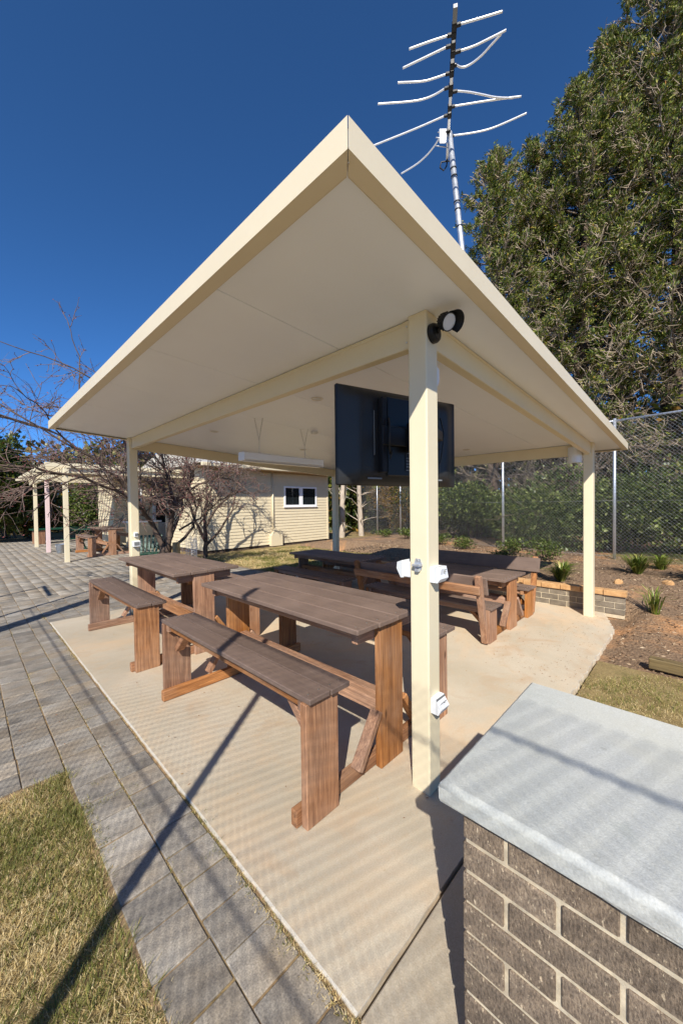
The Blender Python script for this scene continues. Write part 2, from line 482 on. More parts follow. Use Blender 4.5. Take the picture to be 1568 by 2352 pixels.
    def mesh(s, name, mats):
        me = bpy.data.meshes.new(name); me.from_pydata(s.v, [], s.f)
        for m in (mats if isinstance(mats, (list, tuple)) else [mats]): me.materials.append(m)
        me.polygons.foreach_set('material_index', s.mi); me.polygons.foreach_set('use_smooth', s.sm)
        me.update(); return me
    def build(s, name, mats, parent=None, label=None):
        o = link(name, s.mesh(name, mats), parent)
        if label: o['label'] = label
        return o

def copy_tree(o, parent=None):
    c = o.copy(); COL.objects.link(c); c.parent = parent
    if parent is not None: c.matrix_parent_inverse = o.matrix_parent_inverse.copy()
    for ch in list(o.children): copy_tree(ch, c)
    return c
def project(p):
    d = Vector(p) - Vector((0, 0, H)); wv = d.dot(fw)
    if wv <= .05: return None
    return 784 + 844.88 * d.dot(r2) / wv, 1176 - 844.88 * d.dot(u2) / wv
def smooth01(x, a, b):
    t = np.clip((np.asarray(x, float) - a) / (b - a), 0, 1); return t * t * (3 - 2 * t)

# ================================================================== SETTING
# terrain height of the garden bed on the right
def vnoise(x, y, f, seed=0):
    x = np.asarray(x, float) * f; y = np.asarray(y, float) * f
    xi = np.floor(x); yi = np.floor(y); u = x - xi; v = y - yi
    u = u * u * (3 - 2 * u); v = v * v * (3 - 2 * v)
    hsh = lambda a, b: np.modf(np.abs(np.sin(a * 127.1 + b * 311.7 + seed * 17.3) * 43758.5453))[0]
    return (hsh(xi, yi) * (1 - u) + hsh(xi + 1, yi) * u) * (1 - v) + (hsh(xi, yi + 1) * (1 - u) + hsh(xi + 1, yi + 1) * u) * v
def terrain(x, y):
    x = np.asarray(x, float); y = np.asarray(y, float)
    behind = smooth01(x, 6.44, 6.55)
    soft = smooth01(x, 5.0, 8.2)
    wallz = smooth01(y, .62, .78) * (1 - smooth01(y, 5.2, 6.5))
    k = behind * wallz + soft * (1 - wallz)
    z = k * .27 + smooth01(x, 6.6, 10) * .12
    z = z * (1 - .75 * smooth01(y, 8, 12))
    z = z + (vnoise(x, y, 1.3) - .5) * .05 * smooth01(x, 5.2, 7) + (vnoise(x, y, 7) - .5) * .018
    return z - .035

gnd = np_mesh('ground', [(-400, -400, -.09), (400, -400, -.09), (400, 400, -.09), (-400, 400, -.09)], [[0, 1, 2, 3]], M['earth'])
tag(link('ground', gnd), kind='structure')

# garden bed sheet
xs = np.arange(4.3, 24.01, .14); ys = np.arange(-14, 11.4, .14)
X, Y = np.meshgrid(xs, ys, indexing='ij')
Z = terrain(X, Y)
cut = (X < 6.45) & (Y > .70) & (Y < 6.7)
Z = np.where(cut, -.06, Z)
Z = np.where((Y > 6.5) & (X < 8.9 + .5 * vnoise(X, Y, .9)), -.12, Z)
nx_, ny_ = X.shape
V = np.stack([X, Y, Z], -1).reshape(-1, 3)
ii = np.arange(nx_ * ny_).reshape(nx_, ny_)
F = np.stack([ii[:-1, :-1], ii[1:, :-1], ii[1:, 1:], ii[:-1, 1:]], -1).reshape(-1, 4)
tag(link('garden_bed', np_mesh('garden_bed', V, F, M['mulch'], smooth=True)), kind='structure')

# paving bed (soil under pavers)
mb = MB(); mb.box((-16, 2.74, -.06), (.83, 26, -.013), .002); mb.box((.39, -2, -.06), (.83, 2.74, -.0135), .002)
mb.box((.83, 6.50, -.06), (5.2, 26, -.0132), .002)
tag(mb.build('paving_bed', M['soil']), kind='structure')

# ---- concrete slab with its lighter arris
slab = MB()
x0, x1, y0, y1 = .822, 6.44, .762, 6.53
def ragged(p, q, n, amp, z, seed):
    out = []
    for i in range(n):
        t_ = i / n; x = p[0] + (q[0] - p[0]) * t_; y = p[1] + (q[1] - p[1]) * t_
        k = 0 if i == 0 else (vnoise(i * .83, seed, 1.0, seed) - .5 + .5 * (vnoise(i * 2.9, seed + 4, 1.0, seed) - .5)) * 2 * amp
        dx, dy = q[1] - p[1], -(q[0] - p[0]); L = math.hypot(dx, dy)
        out.append((x + dx / L * k, y + dy / L * k, z))
    return out
poly = ragged((x0, y0), (2.3, y0 - .004), 40, .0018, 0, 3) + ragged((2.3, y0 - .004), (5.62, y0 - .012), 120, .010, 0, 3) + ragged((5.62, y0 - .012), (6.44, 1.0), 40, .022, 0, 5) + \
    [(6.44, 1.0, 0), (6.44, y1, 0)] + [(x0, y1, 0)] + ragged((x0, y1), (x0, y0), 90, .004, 0, 9)[1:]
n_ = len(poly)
top = [(p[0], p[1], 0.0) for p in poly]
cxm, cym = 3.5, 3.5
inn = []
vs = [(p[0], p[1], -.10) for p in poly] + [(p[0], p[1], -.006) for p in poly]
def inset(p, d):
    return (min(max(p[0], x0 + d), 6.44 - d) if True else 0, min(max(p[1], .74 + d), y1 - d), 0.0)
vin = [inset(p, .009) for p in poly]
fs = [[i, (i + 1) % n_, n_ + (i + 1) % n_, n_ + i] for i in range(n_)]
slab.add(vs, fs, 0)
slab.add([v for v in vs[n_:]] + vin, [[i, (i + 1) % n_, n_ + (i + 1) % n_, n_ + i] for i in range(n_)], 1)
slab.add(vin, [list(range(n_))], 0)
tag(slab.build('patio_slab', [M['slab'], M['arris']]), kind='structure')
# concrete strip in front of the slab, parted by a joint
mb = MB(); mb.box((.822, -6, -.10), (2.30, .748, -.004), .006)
tag(mb.build('concrete_path', M['strip']), kind='structure')

# ---- pavers
PW, PL = .203, .1785
pav_root = bpy.data.objects.new('paved_court', None); COL.objects.link(pav_root); tag(pav_root, kind='structure')
cells = []
ncol = 0
xr = .812
while xr > -14:
    xl = xr - PW
    ystart = (.35 if xl > .35 else 2.78) - R.uniform(0, .1) * (1 if xl > .35 else .3)
    off = R.uniform(0, PL)
    ymax = 24
    y = ystart - off if xl > .35 else ystart
    while y < ymax:
        cells.append((xl + PW / 2, y + PL / 2)); y += PL
    xr = xl; ncol += 1
xl = .812
while xl < 5.0:
    y = 6.56
    while y < 24:
        cells.append((xl + PW / 2, y + PL / 2)); y += PL
    xl += PW
vis = []; rest = []
for c_ in cells:
    q = project((c_[0], c_[1], 0))
    if q and -30 < q[0] < 1600 and q[1] < 2400: vis.append((math.hypot(*c_), c_))
    elif q and -400 < q[0] < 1700: rest.append(c_)
vis.sort()
near = [c_ for _, c_ in vis[:300]]; rest += [c_ for _, c_ in vis[300:]]
pm = []
for k in range(8):
    mb = MB(); g = .0027
    a = [-(PW / 2 - g) + R.uniform(0, .002), -(PL / 2 - g) + R.uniform(0, .002)]; b = [(PW / 2 - g) - R.uniform(0, .002), (PL / 2 - g) - R.uniform(0, .002)]
    mb.box((a[0], a[1], -.05), (b[0], b[1], 0), .0035); pm.append(mb.mesh('paver', M['paver']))
for (cx, cy) in near:
    o = link('paver', pm[R.integers(8)], pav_root)
    o.location = (cx + R.normal(0, .0012), cy + R.normal(0, .0015), -.006 + R.normal(0, .0016))
    o.rotation_euler = (R.normal(0, .008), R.normal(0, .008), R.normal(0, .006) + (math.pi if R.random() < .5 else 0))
rest = np.array(rest); n = len(rest); g = .0025
hx, hy = PW / 2 - g, PL / 2 - g; chv = .005
base = np.array([(-hx, -hy, -chv), (hx, -hy, -chv), (hx, hy, -chv), (-hx, hy, -chv),
                 (-hx + chv, -hy + chv, 0), (hx - chv, -hy + chv, 0), (hx - chv, hy - chv, 0), (-hx + chv, hy - chv, 0),
                 (-hx, -hy, -.04), (hx, -hy, -.04), (hx, hy, -.04), (-hx, hy, -.04)])
fb = np.array([(4, 5, 6, 7), (0, 1, 5, 4), (1, 2, 6, 5), (2, 3, 7, 6), (3, 0, 4, 7), (8, 9, 1, 0), (9, 10, 2, 1), (10, 11, 3, 2), (11, 8, 0, 3)])
V = base[None] + np.concatenate([rest, (-.006 + R.normal(0, .002, n))[:, None]], 1)[:, None, :]
V[:, :, 2] += base[None, :, 0] * R.normal(0, .012, (n, 1)) + base[None, :, 1] * R.normal(0, .012, (n, 1))
F = fb[None] + (np.arange(n) * 12)[:, None, None]
o = link('pavers', np_mesh('pavers', V, F.reshape(-1, 4), M['paver']), pav_root); o['kind'] = 'stuff'

# ================================================================== PAVILION
def zc(x): return 2.6352 - .05074 * (x - 1.76)       # ceiling underside
def zb(x): return 2.4754 - .05074 * (x - 1.76)       # beam underside
def zf(x): return zc(x) - .022                        # fascia underside
def zt(x): return 2.7114 - .05074 * (x - 1.76)       # fascia top
PX0, PX1, PY0, PY1, PS = 1.742, 6.046, 1.046, 6.064, .117
RX0, RX1, RY0, RY1 = .824, 6.842, .753, 6.218
pav = thing('pavilion', 'cream steel pavilion with flat skillion roof over the picnic tables', 'pavilion', (0, 0, 0))
for px in (PX0, PX1):
    for py in (PY0, PY1):
        mb = MB(); mb.rpost(px, py, px + PS, py + PS, -.02, lambda x, y: zc(x) - .002, .009)
        p = mb.build('post', M['cream'], pav)
def ybeam(x, ya, yb):
    mb = MB(); t_ = .06; z0, z1 = zb(x + .03), zc(x + .03) - .003
    mb.box((x, ya, z0), (x + t_, yb, z1), .004)
    for s in (-1, 1):
        xx = x if s < 0 else x + t_
        a, b = (xx - .0025, xx + .001) if s < 0 else (xx - .001, xx + .0025)
        mb.box((a, ya + .001, z0 + .0015), (b, yb - .001, z0 + .022), .0008)
        mb.box((a, ya + .001, z1 - .022), (b, yb - .001, z1 - .0015), .0008)
    return mb.build('beam', M['cream'], pav)
def xbeam(y, xa, xb):
    mb = MB(); t_ = .06
    def bar(ya, yb, d0, d1, c):
        vs = []
        for i in (0, 1):
            for j in (0, 1):
                for k in (0, 1):
                    x = xb if i else xa; x_ = x - c if i else x + c
                    yy = yb if j else ya; zz = (zb(x) + d0 if not k else zb(x) + d1)
                    vs += [(x, yy + (-c if j else c), zz + (-c if k else c)), (x_, yy, zz + (-c if k else c)), (x_, yy + (-c if j else c), zz)]
        mb.add(vs, CB_F)
    hh = 2.6352 - 2.4754 - .003
    bar(y, y + t_, 0, hh, .004)
    for s in (0, 1):
        a, b = ((y - .0025, y + .001), (y + t_ - .001, y + t_ + .0025))[s]
        bar(a, b, .0015, .022, .0008); bar(a, b, hh - .022, hh - .0015, .0008)
    return mb.build('beam', M['cream'], pav)
bl = ybeam(PX0 + .03, PY0 + PS + .001, PY1 - .001)
br = ybeam(PX1 + .03, PY0 + PS + .001, PY1 - .001)
bn = xbeam(PY0 + .03, PX0 + PS + .001, PX1 - .001)
bf = xbeam(PY1 + .03, PX0 + PS + .001, PX1 - .001)
# end brackets with screws
def ybracket(x, y, sgn, beam_o):
    z0, z1 = zb(x) + .004, zc(x) - .006
    mb = MB(); ya, yb = (y, y + .042) if sgn > 0 else (y - .042, y)
    mb.box((x - .0065, ya, z0), (x - .003, yb, z1), .001)
    o = mb.build('bracket', M['cream'], beam_o)
    for zz in (z0 + .03, z1 - .03):
        q = MB(); q.lathe((x - .0065, (ya + yb) / 2, zz), (-1, 0, 0), [(0, .006), (.003, .006), (.005, .003)], 10); q.build('screw', M['screw'], beam_o)
ybracket(PX0 + .03, PY0 + PS + .002, 1, bl); ybracket(PX0 + .03, PY1 - .002, -1, bl)
# ceiling panels, each with a fine joint
js = [RY0 + .012, 1.725, 2.685, 3.665, 4.60, 5.565, RY1 - .012]
for a, b in zip(js[:-1], js[1:]):
    mb = MB(); g = .003
    xa, xb = RX0 + .012, RX1 - .012
    vs = []; c = .003
    for i in (0, 1):
        for j in (0, 1):
            for k in (0, 1):
                x = xb if i else xa; yy = (b - g) if j else (a + g); zz = zc(x) + (.06 if k else 0)
                vs += [(x, yy + (-c if j else c), zz + (-c if k else c)), (x + (-c if i else c), yy, zz + (-c if k else c)), (x + (-c if i else c), yy + (-c if j else c), zz)]
    mb.add(vs, CB_F); mb.build('ceiling_panel', M['ceiling'], pav)
mb = MB(); e = .02
mb.add([(RX0 + e, RY0 + e, zt(RX0) - .012), (RX1 - e, RY0 + e, zt(RX1) - .012), (RX1 - e, RY1 - e, zt(RX1) - .012), (RX0 + e, RY1 - e, zt(RX0) - .012)], [[0, 1, 2, 3]])
mb.build('roof_sheet', M['roof_metal'], pav)
# fascias: face, bottom lip, mitred corners with a dark slit
def fascia(p, q, inward, cut0=.0, cut1=.0):
    """p,q outer bottom corners (x,y); inward unit vector"""
    mb = MB(); th = .003; lip = .062
    d = Vector((q[0] - p[0], q[1] - p[1], 0)); L = d.length; d.normalize(); n = Vector((inward[0], inward[1], 0))
    def pt(s_, inn, z_off, top):
        xy = Vector((p[0], p[1], 0)) + d * s_ + n * inn
        return Vector((xy.x, xy.y, (zt(xy.x) if top else zf(xy.x)) + z_off))
    prof = [(0, 0, 0), (0, 0, 1), (.03, 0, 1), (.03, -th, 1), (th, -th, 1), (th, th, 0), (lip, th, 0), (lip, 0, 0)]
    rows = []
    for e_, c0, sg in ((0, cut0, 1), (L, cut1, -1)):
        rows.append([pt(e_ + sg * (inn + c0), inn, zo, tp) for inn, zo, tp in prof])
    n8 = len(prof)
    fs = [[i, (i + 1) % n8, n8 + (i + 1) % n8, n8 + i] for i in range(n8)]
    fs += [list(range(n8)), [n8 + i for i in range(n8)][::-1]]
    mb.add(rows[0] + rows[1], fs)
    return mb.build('fascia', M['fascia'], pav)
f1 = fascia((RX0, RY1), (RX0, RY0), (1, 0), .0006, .0022)
f2 = fascia((RX0, RY0), (RX1, RY0), (0, 1), .0022, .0006)
f3 = fascia((RX1, RY0), (RX1, RY1), (-1, 0), .0006, .0006)
f4 = fascia((RX1, RY1), (RX0, RY1), (0, -1), .0006, .0006)
for (x, y) in ((RX0 + .032, RY0 + .03), (RX0 + .03, 3.2), (2.9, RY0 + .03)):
    q = MB(); q.lathe((x, y, zf(x)), (0, 0, -1), [(0, .004), (.002, .004), (.0035, .002)], 8); q.build('rivet', M['screw'], f1 if x < .9 else f2)
# timber-coloured shadow gap filler behind the lip
mb = MB()
for k, (a, b) in enumerate((((RX0 + .0635, RY0 + .07), (RX0 + .066, RY1 - .07)), ((RX0 + .07, RY0 + .0635), (RX1 - .07, RY0 + .066)))):
    vs = []
    for i in (0, 1):
        for j in (0, 1):
            for kk in (0, 1):
                x = b[0] if i else a[0]; y = b[1] if j else a[1]; vs.append((x, y, zf(x) + (.0195 if kk else .001)))
    mb.add(vs, [[0, 1, 3, 2], [4, 6, 7, 5], [0, 4, 5, 1], [2, 3, 7, 6], [0, 2, 6, 4], [1, 5, 7, 3]])
mb.build('lip_return', M['fascia'], pav)

# downlights in the ceiling
for i, (x, y, lab) in enumerate(((2.36, 2.593, 'round white downlight in the ceiling beside the television'), (2.378, 4.663, 'round white downlight in the ceiling behind the long beam'),
                   (3.963, 4.716, 'round white downlight in the ceiling just right of the hanging lamp'), (5.538, 2.628, 'round white downlight in the ceiling nearest the white speaker'))):
    r_ = thing('downlight', lab, 'light', (x, y, zc(x)), group='ceiling downlights')
    mb = MB(); mb.lathe((0, 0, -.0005), (0, 0, -1), [(0, .058), (.004, .058), (.007, .05), (.004, .045), (.001, .044)], 28); mb.build('trim_ring', M['downlight'], r_)
    mb = MB(); mb.lathe((0, 0, -.001), (0, 0, -1), [(0, .043), (.002, .043)], 28); mb.build('diffuser', M['lampglass'], r_)

# ================================================================== PICNIC SETS
def picnic(name, label, bx, tx, b2x, y0, ln, zt_, zb_, lbx, ltx, lb2x, group, backs=False, x_off=0):
    root = thing(name, label, 'picnic table', (tx[0] + (tx[1] - tx[0]) / 2 + x_off, y0 + ln / 2, 0), 0, group)
    ox, oy = (tx[0] + tx[1]) / 2, y0 + ln / 2
    L = lambda a: (a[0] - ox, a[1] - oy, a[2])
    def bx_(nm, a, b, mat, ch=.003, parent=root):
        a = L(a); b = L(b); c = tuple((p + q) / 2 for p, q in zip(a, b))
        mb = MB(); mb.box(tuple(p - q for p, q in zip(a, c)), tuple(p - q for p, q in zip(b, c)), ch)
        o = mb.build(nm, M[mat], parent); o.location = c; return o
    def screws(o, pts):
        mb = MB()
        for (x, y, z) in pts: mb.lathe((x, y, z), (0, 0, 1), [(0, .0065), (.0018, .0065), (.003, .003)], 8)
        mb.build('screws', M['screw'], o)
    y1 = y0 + ln; lt = .046
    nb = 4; wdt = (tx[1] - tx[0] + .005) / nb
    for k in range(nb):
        xa = tx[0] + k * wdt
        o = bx_('tabletop_board', (xa, y0 + R.uniform(-.004, .004), zt_ - .032), (xa + wdt - .005, y1 + R.uniform(-.004, .004), zt_ + R.uniform(-.0015, .0015)), 'board', .004)
        hl = ln / 2 - .05
        screws(o, [(sx * wdt * .25, sy * hl, .0155) for sx in (-1, 1) for sy in (-1, 1)])
    for (a, b) in (bx, b2x):
        wb = (b - a + .005) / 2
        for k in range(2):
            o = bx_('seat_board', (a + k * wb, y0 + R.uniform(-.004, .004), zb_ - .03), (a + k * wb + wb - .005, y1 + R.uniform(-.004, .004), zb_ + R.uniform(-.001, .001)), 'board', .004)
            screws(o, [(sx * wb * .25, sy * (ln / 2 - .05), .0145) for sx in (-1, 1) for sy in (-1, 1)])
    ya, yb = y0 + .022, y1 - .022
    for s, yo in ((1, ya), (-1, yb)):
        yr = (yo, yo + lt) if s > 0 else (yo - lt, yo)
        yrail = (yr[1] + .001, yr[1] + .046) if s > 0 else (yr[0] - .046, yr[0] - .001)
        for (a, b), zz in ((lbx, zb_ - .031), (ltx, zt_ - .033), (lb2x, zb_ - .031)):
            bx_('leg', (a, yr[0], 0), (b, yr[1], zz), 'wood_z', .004)
        bx_('foot_rail', (lbx[0] - .03, yrail[0], .004), (lb2x[1] + .02, yrail[1], .088), 'wood_x', .004)
        # cleats under boards
        bx_('cleat', (tx[0] + .07, yrail[0], zt_ - .118), (tx[1] - .07, yrail[1], zt_ - .033), 'wood_x', .004)
        for (a, b) in (bx, b2x):
            bx_('cleat', (a + .012, yrail[0], zb_ - .092), (b - .012, yrail[1], zb_ - .031), 'wood_x', .004)
        # braces from the foot rail up to the table leg
        ym = (yr[0] + yr[1]) / 2
        for sg, xl in ((-1, ltx[0]), (1, ltx[1])):
            mb = MB(); p = L((xl + sg * .20, ym, .092)); q = L((xl + sg * .012, ym, .36))
            mb.beam(p, q, .04, .068, .003, up=(0, 1, 0)); mb.build('brace', M['wood_z'], root)
        # seat braces
        for (a, b) in (lbx, lb2x):
            xm = (a + b) / 2
            yi = yrail[1] if s > 0 else yrail[0]
            mb = MB(); p = L((xm, yi - s * .01, zb_ - .25)); q = L((xm, yi + s * .2, zb_ - .05))
            mb.beam(p, q, .045, .07, .003, up=(1, 0, 0)); mb.build('brace', M['wood_y'], root)
    tm = (ltx[0] + ltx[1]) / 2
    bx_('stretcher', (tm - .07, ya + lt + .001, .30), (tm - .002, yb - lt - .001, .385), 'wood_y', .004)
    bx_('stretcher', (tm + .002, ya + lt + .001, .30), (tm + .07, yb - lt - .001, .385), 'wood_y', .004)
    for xx in (tx[0] + .085, tx[1] - .13):
        bx_('apron', (xx, ya + lt + .05, zt_ - .10), (xx + .045, yb - lt - .05, zt_ - .033), 'wood_y', .004)
    for (a, b) in (bx, b2x):
        bx_('seat_rail', (a + .03, ya + lt + .05, zb_ - .085), (a + .072, yb - lt - .05, zb_ - .031), 'wood_y', .003)
    if backs:
        for sg, (a, b), nm in ((-1, lbx, 0), (1, lb2x, 1)):
            xo = a - .046 if sg < 0 else b
            xi = xo + .045
            for yy in (ya + .0, yb - .07):
                # leaning back post
                mb = MB(); xb_ = (xo + xi) / 2
                p = L((xb_ + (-.012 if sg < 0 else .012), yy + .035, .02)); q = L((xb_ + sg * .20, yy + .035, .80))
                mb.beam(p, q, .09 if False else .07, .05, .004, up=(1, 0, 0)); mb.build('back_post', M['wood_z'], root)
            # inner back board and outer rail
            xt = xb_ + sg * .168
            th_ = .028
            for nm_, off, za, zz_, mat in (('back_board', -sg * .040, .585, .79, 'board'), ('back_rail', sg * .047, .60, .69, 'wood_y')):
                mb = MB(); zm = (za + zz_) / 2; xm = xb_ + sg * (.2 * (zm - .02) / .78) + off
                mb.beam(L((xm, y0 - (.02 if nm_ == 'back_board' else -.03), zm)), L((xm, y1 + (.02 if nm_ == 'back_board' else -.03), zm)), th_ if nm_ == 'back_board' else .042, zz_ - za, .004, up=(sg * .25, 0, 1))
                o = mb.build(nm_, M[mat], root)
    return root
GP = 'picnic tables under the pavilion'
setA = picnic('picnic_table', 'tall brown picnic table with benches standing nearest the front post', (1.148, 1.427), (1.498, 2.245), (2.345, 2.622), 1.342, 1.90, .905, .655, (1.139, 1.361), (1.724, 1.951), (2.33, 2.535), GP)
setC = picnic('picnic_table', 'low brown picnic table whose benches have backrests', (4.11, 4.42), (4.52, 5.24), (5.35, 5.66), 1.665, 1.88, .665, .412, (4.11, 4.32), (4.742, 4.985), (5.40, 5.63), GP, True)
setB = copy_tree(setA); setB.location.y += 2.518; setB.location.x -= .006
setB['label'] = 'tall brown picnic table with benches on the slab corner by the paved court'
setD = picnic('picnic_table', 'low brown picnic table in deep shade in front of the house wall, no backrests', (4.14, 4.43), (4.53, 5.25), (5.36, 5.66), 3.99, 1.88, .66, .412, (4.15, 4.35), (4.74, 4.98), (5.40, 5.62), GP)

# ================================================================== BRICK PIER with coping
pier = thing('brick_pier', 'low grey-brown brick wall end with thick concrete coping in the foreground', 'wall', (0, 0, 0))
bx0, by1, bz1 = .945, .466, .752
mb = MB(); mb.box((bx0 + .006, -2.6, -.08), (1.66, by1 - .006, bz1 - .001), .002); mb.build('mortar_core', M['mortar'], pier)
bm_ = {}
def brick_mesh(sx, sy, sz, k, mat, tagname='brick'):
    key = (round(sx, 3), round(sy, 3), round(sz, 3), k, mat)
    if key not in bm_:
        mb = MB(); mb.box((-sx / 2, -sy / 2, -sz / 2), (sx / 2, sy / 2, sz / 2), .003 + .0006 * k); bm_[key] = mb.mesh(tagname, M[mat])
    return bm_[key]
BL, BH, BD, MJ = .229, .0735, .11, .0115
course = .0855
for c in range(10):
    z = bz1 - .004 - BH / 2 - c * course
    if z < -.06: break
    # face towards -X, running back along -Y
    y = by1
    first = True
    while y > -2.5:
        ln = BL
        if c % 2 == 0 and first: ln = .110
        o = link('brick', brick_mesh(BD, ln, BH, R.integers(3), 'brick'), pier)
        o.location = (bx0 + BD / 2 + R.normal(0, .0012), y - ln / 2, z + R.normal(0, .0008)); o.rotation_euler = (R.normal(0, .003), R.normal(0, .004), R.normal(0, .004))
        y -= ln + MJ; first = False
    # end face towards +Y
    x = bx0 + BD + MJ if c % 2 == 0 else bx0 + BD + MJ
    while x < 1.6:
        ln = BL if not (c % 2 and x < bx0 + .2) else .110
        ln = min(ln, 1.666 - x)
        if ln < .03: break
        o = link('brick', brick_mesh(ln, BD, BH, R.integers(3), 'brick'), pier)
        o.location = (x + ln / 2, by1 - BD / 2 + R.normal(0, .001), z); x += ln + MJ
mb = MB()
# coping slab with softly worn upper arris
ca, cb_ = (.915, -2.7, .764), (1.709, .523, .822)
N = 46
prof = []
def cop_ring(inset_, z, jit):
    pts = []
    for (p, q) in (((ca[0], ca[1]), (cb_[0], ca[1])), ((cb_[0], ca[1]), (cb_[0], cb_[1])), ((cb_[0], cb_[1]), (ca[0], cb_[1])), ((ca[0], cb_[1]), (ca[0], ca[1]))):
        for i in range(N):
            t_ = i / N; x = p[0] + (q[0] - p[0]) * t_; y = p[1] + (q[1] - p[1]) * t_
            x = min(max(x, ca[0] + inset_), cb_[0] - inset_); y = min(max(y, ca[1] + inset_), cb_[1] - inset_)
            pts.append((x + R.normal(0, jit), y + R.normal(0, jit), z + R.normal(0, jit)))
    return pts
rings = [cop_ring(.004, ca[2], .0022), cop_ring(0, ca[2] + .006, .0014), cop_ring(.0, ca[2] + .04, .0003), cop_ring(.004, ca[2] + .051, .0004), cop_ring(.013, cb_[2], .0002)]
nr = 4 * N
for r_ in rings: mb.v += r_
for k in range(4):
    for i in range(nr):
        mb.f.append([k * nr + i, k * nr + (i + 1) % nr, (k + 1) * nr + (i + 1) % nr, (k + 1) * nr + i]); mb.mi.append(0); mb.sm.append(k >= 2)
mb.f.append([4 * nr + i for i in range(nr)]); mb.mi.append(0); mb.sm.append(False)
mb.f.append([i for i in range(nr)][::-1]); mb.mi.append(0); mb.sm.append(False)
mb.build('coping', M['coping'], pier)

# ================================================================== RETAINING WALL
rw = thing('retaining_wall', 'low brick retaining wall with orange capping along the garden bed', 'wall', (0, 0, 0))
wx, wy0, wy1 = 6.37, .73, 5.4
mb = MB(); mb.box((wx + .006, wy0 + .006, -.05), (wx + .11, wy1, .262), .002); mb.build('mortar_core', M['mortar'], rw)
for c in range(3):
    z = c * .086 + .043
    y = wy0; first = True
    while y < wy1 - .1:
        ln = .115 if (first and c % 2) else .236
        o = link('brick', brick_mesh(.1, ln - .009, .077, R.integers(3), 'rbrick'), rw)
        o.location = (wx + .05 + R.normal(0, .002), y + ln / 2, z); y += ln; first = False
y = wy0 - .02
while y < wy1 - .2:
    ln = .27
    o = link('capping_brick', brick_mesh(.15, ln - .008, .072, R.integers(3), 'cap', 'capping_brick'), rw)
    o.location = (wx + .05 + R.normal(0, .004), y + ln / 2, .302 + R.normal(0, .002)); o.rotation_euler = (0, 0, R.normal(0, .015)); y += ln

sl = MB(); sl.box((-.05, -1.3, -.05), (.05, 1.3, .05), .006)
o = sl.build('timber_sleeper', M['sleeper']); o.location = (4.52, -.96, .045); o.rotation_euler = (0, 0, rad(-3))
tag(o, 'weathered timber sleeper edging the small lawn beside the pier', 'sleeper')

# ================================================================== FITTINGS ON THE FRONT POST
def outlet(loc, rz, label, rel=1.0, slope=.0):
    """weatherproof double outlet; local -Y points away from the post"""
    r_ = thing('power_outlet', label, 'power outlet', loc, rz, 'outlets on the front post')
    mb = MB(); hh = .042; d = .062
    # body: wedge profile in YZ, extruded along X
    prof = [(-.045, 0, -hh), (-.045, -d * .72, -hh), (-.045, -d, -hh + .022 + slope * .5), (-.045, -d + .012 + slope, hh), (-.045, 0, hh)]
    mb.prism(prof, (.09, 0, 0)); o = mb.build('body', M['white_plastic'], r_)
    mb = MB(); mb.box((-.046, -d * .55 - .002, -hh - .001), (.046, -d * .55, hh + .001), .0006); mb.build('seam', M['grey_plastic'], r_)
    n = Vector((0, -(hh * 2 - .022), -(.012 + slope) * 1.0)).normalized()
    ctr = Vector((0, -d + .006 + slope * .45, .008))
    up_ = Vector((1, 0, 0)).cross(n).normalized()
    m = Matrix(((1, n.x, up_.x, ctr.x), (0, n.y, up_.y, ctr.y), (0, n.z, up_.z, ctr.z), (0, 0, 0, 1)))
    mb = MB(); mb.box((.004, -.001, -.02), (.026, .0035, .02), .003, mat=m); sw = mb.build('switch_window', M['grey_plastic'], r_)
    mb = MB()
    for k in (-1, 0, 1): mb.box((.008, .003, k * .012 - .004), (.022, .006, k * .012 + .004), .0012, mat=m)
    mb.build('rocker', M['white_plastic'], sw)
    mb = MB(); mb.box((-.038, -.001, -.03), (-.002, .0025, .028), .002, mat=m); mb.build('flap', M['white_plastic'], r_)
    return r_
outlet((PX0 + PS * .5 + .002, PY0 - .0005, 1.215), 0, 'upper white weatherproof outlet on the right face of the front post')
outlet((PX0 + PS * .5 + .002, PY0 - .0005, .498), 0, 'lower white angled outlet on the right face of the front post', slope=.022)
# outlet on the left, hidden side, with open clear cover
r_ = thing('power_outlet', 'white outlet with clear cover on the left side of the front post', 'power outlet', (PX0 + .058, PY0 + PS, 1.225), 0, 'outlets on the front post')
mb = MB(); mb.box((-.04, .0005, -.045), (.04, .055, .045), .005); mb.build('body', M['white_plastic'], r_)
mb = MB(); mb.box((-.044, .057, -.05), (.044, .066, .05), .003); mb.build('cover_plate', M['white_plastic'], r_)
mb = MB(); mb.prism([(-.042, .067, -.05), (-.042, .074, -.05), (-.042, .102, .0), (-.042, .098, .038), (-.042, .067, .05)], (.084, 0, 0)); mb.build('clear_cover', M['acrylic'], r_)
# bottle opener
r_ = thing('bottle_opener', 'small cast metal bottle opener screwed to the front post', 'bottle opener', (PX0, 1.108, 1.262))
mb = MB(); mb.prism([(-.004, -.014, .036), (-.004, .014, .036), (-.004, .028, .0), (-.004, .022, -.024), (-.004, -.022, -.024), (-.004, -.028, 0)], (.0035, 0, 0)); mb.build('back_plate', M['galv'], r_)
mb = MB(); mb.prism([(-.004, -.03, .008), (-.004, .03, .008), (-.03, .022, .006), (-.03, -.022, .006)], (0, 0, -.009)); mb.build('hood', M['galv'], r_)
mb = MB(); mb.prism([(-.004, -.016, -.016), (-.004, .016, -.016), (-.02, .011, -.018), (-.02, -.011, -.018)], (0, 0, -.016)); mb.build('lower_jaw', M['galv'], r_)
mb = MB(); mb.lathe((-.004, 0, .028), (-1, 0, 0), [(0, .006), (.003, .006), (.006, .003)], 10); mb.build('screw', M['screw'], r_)
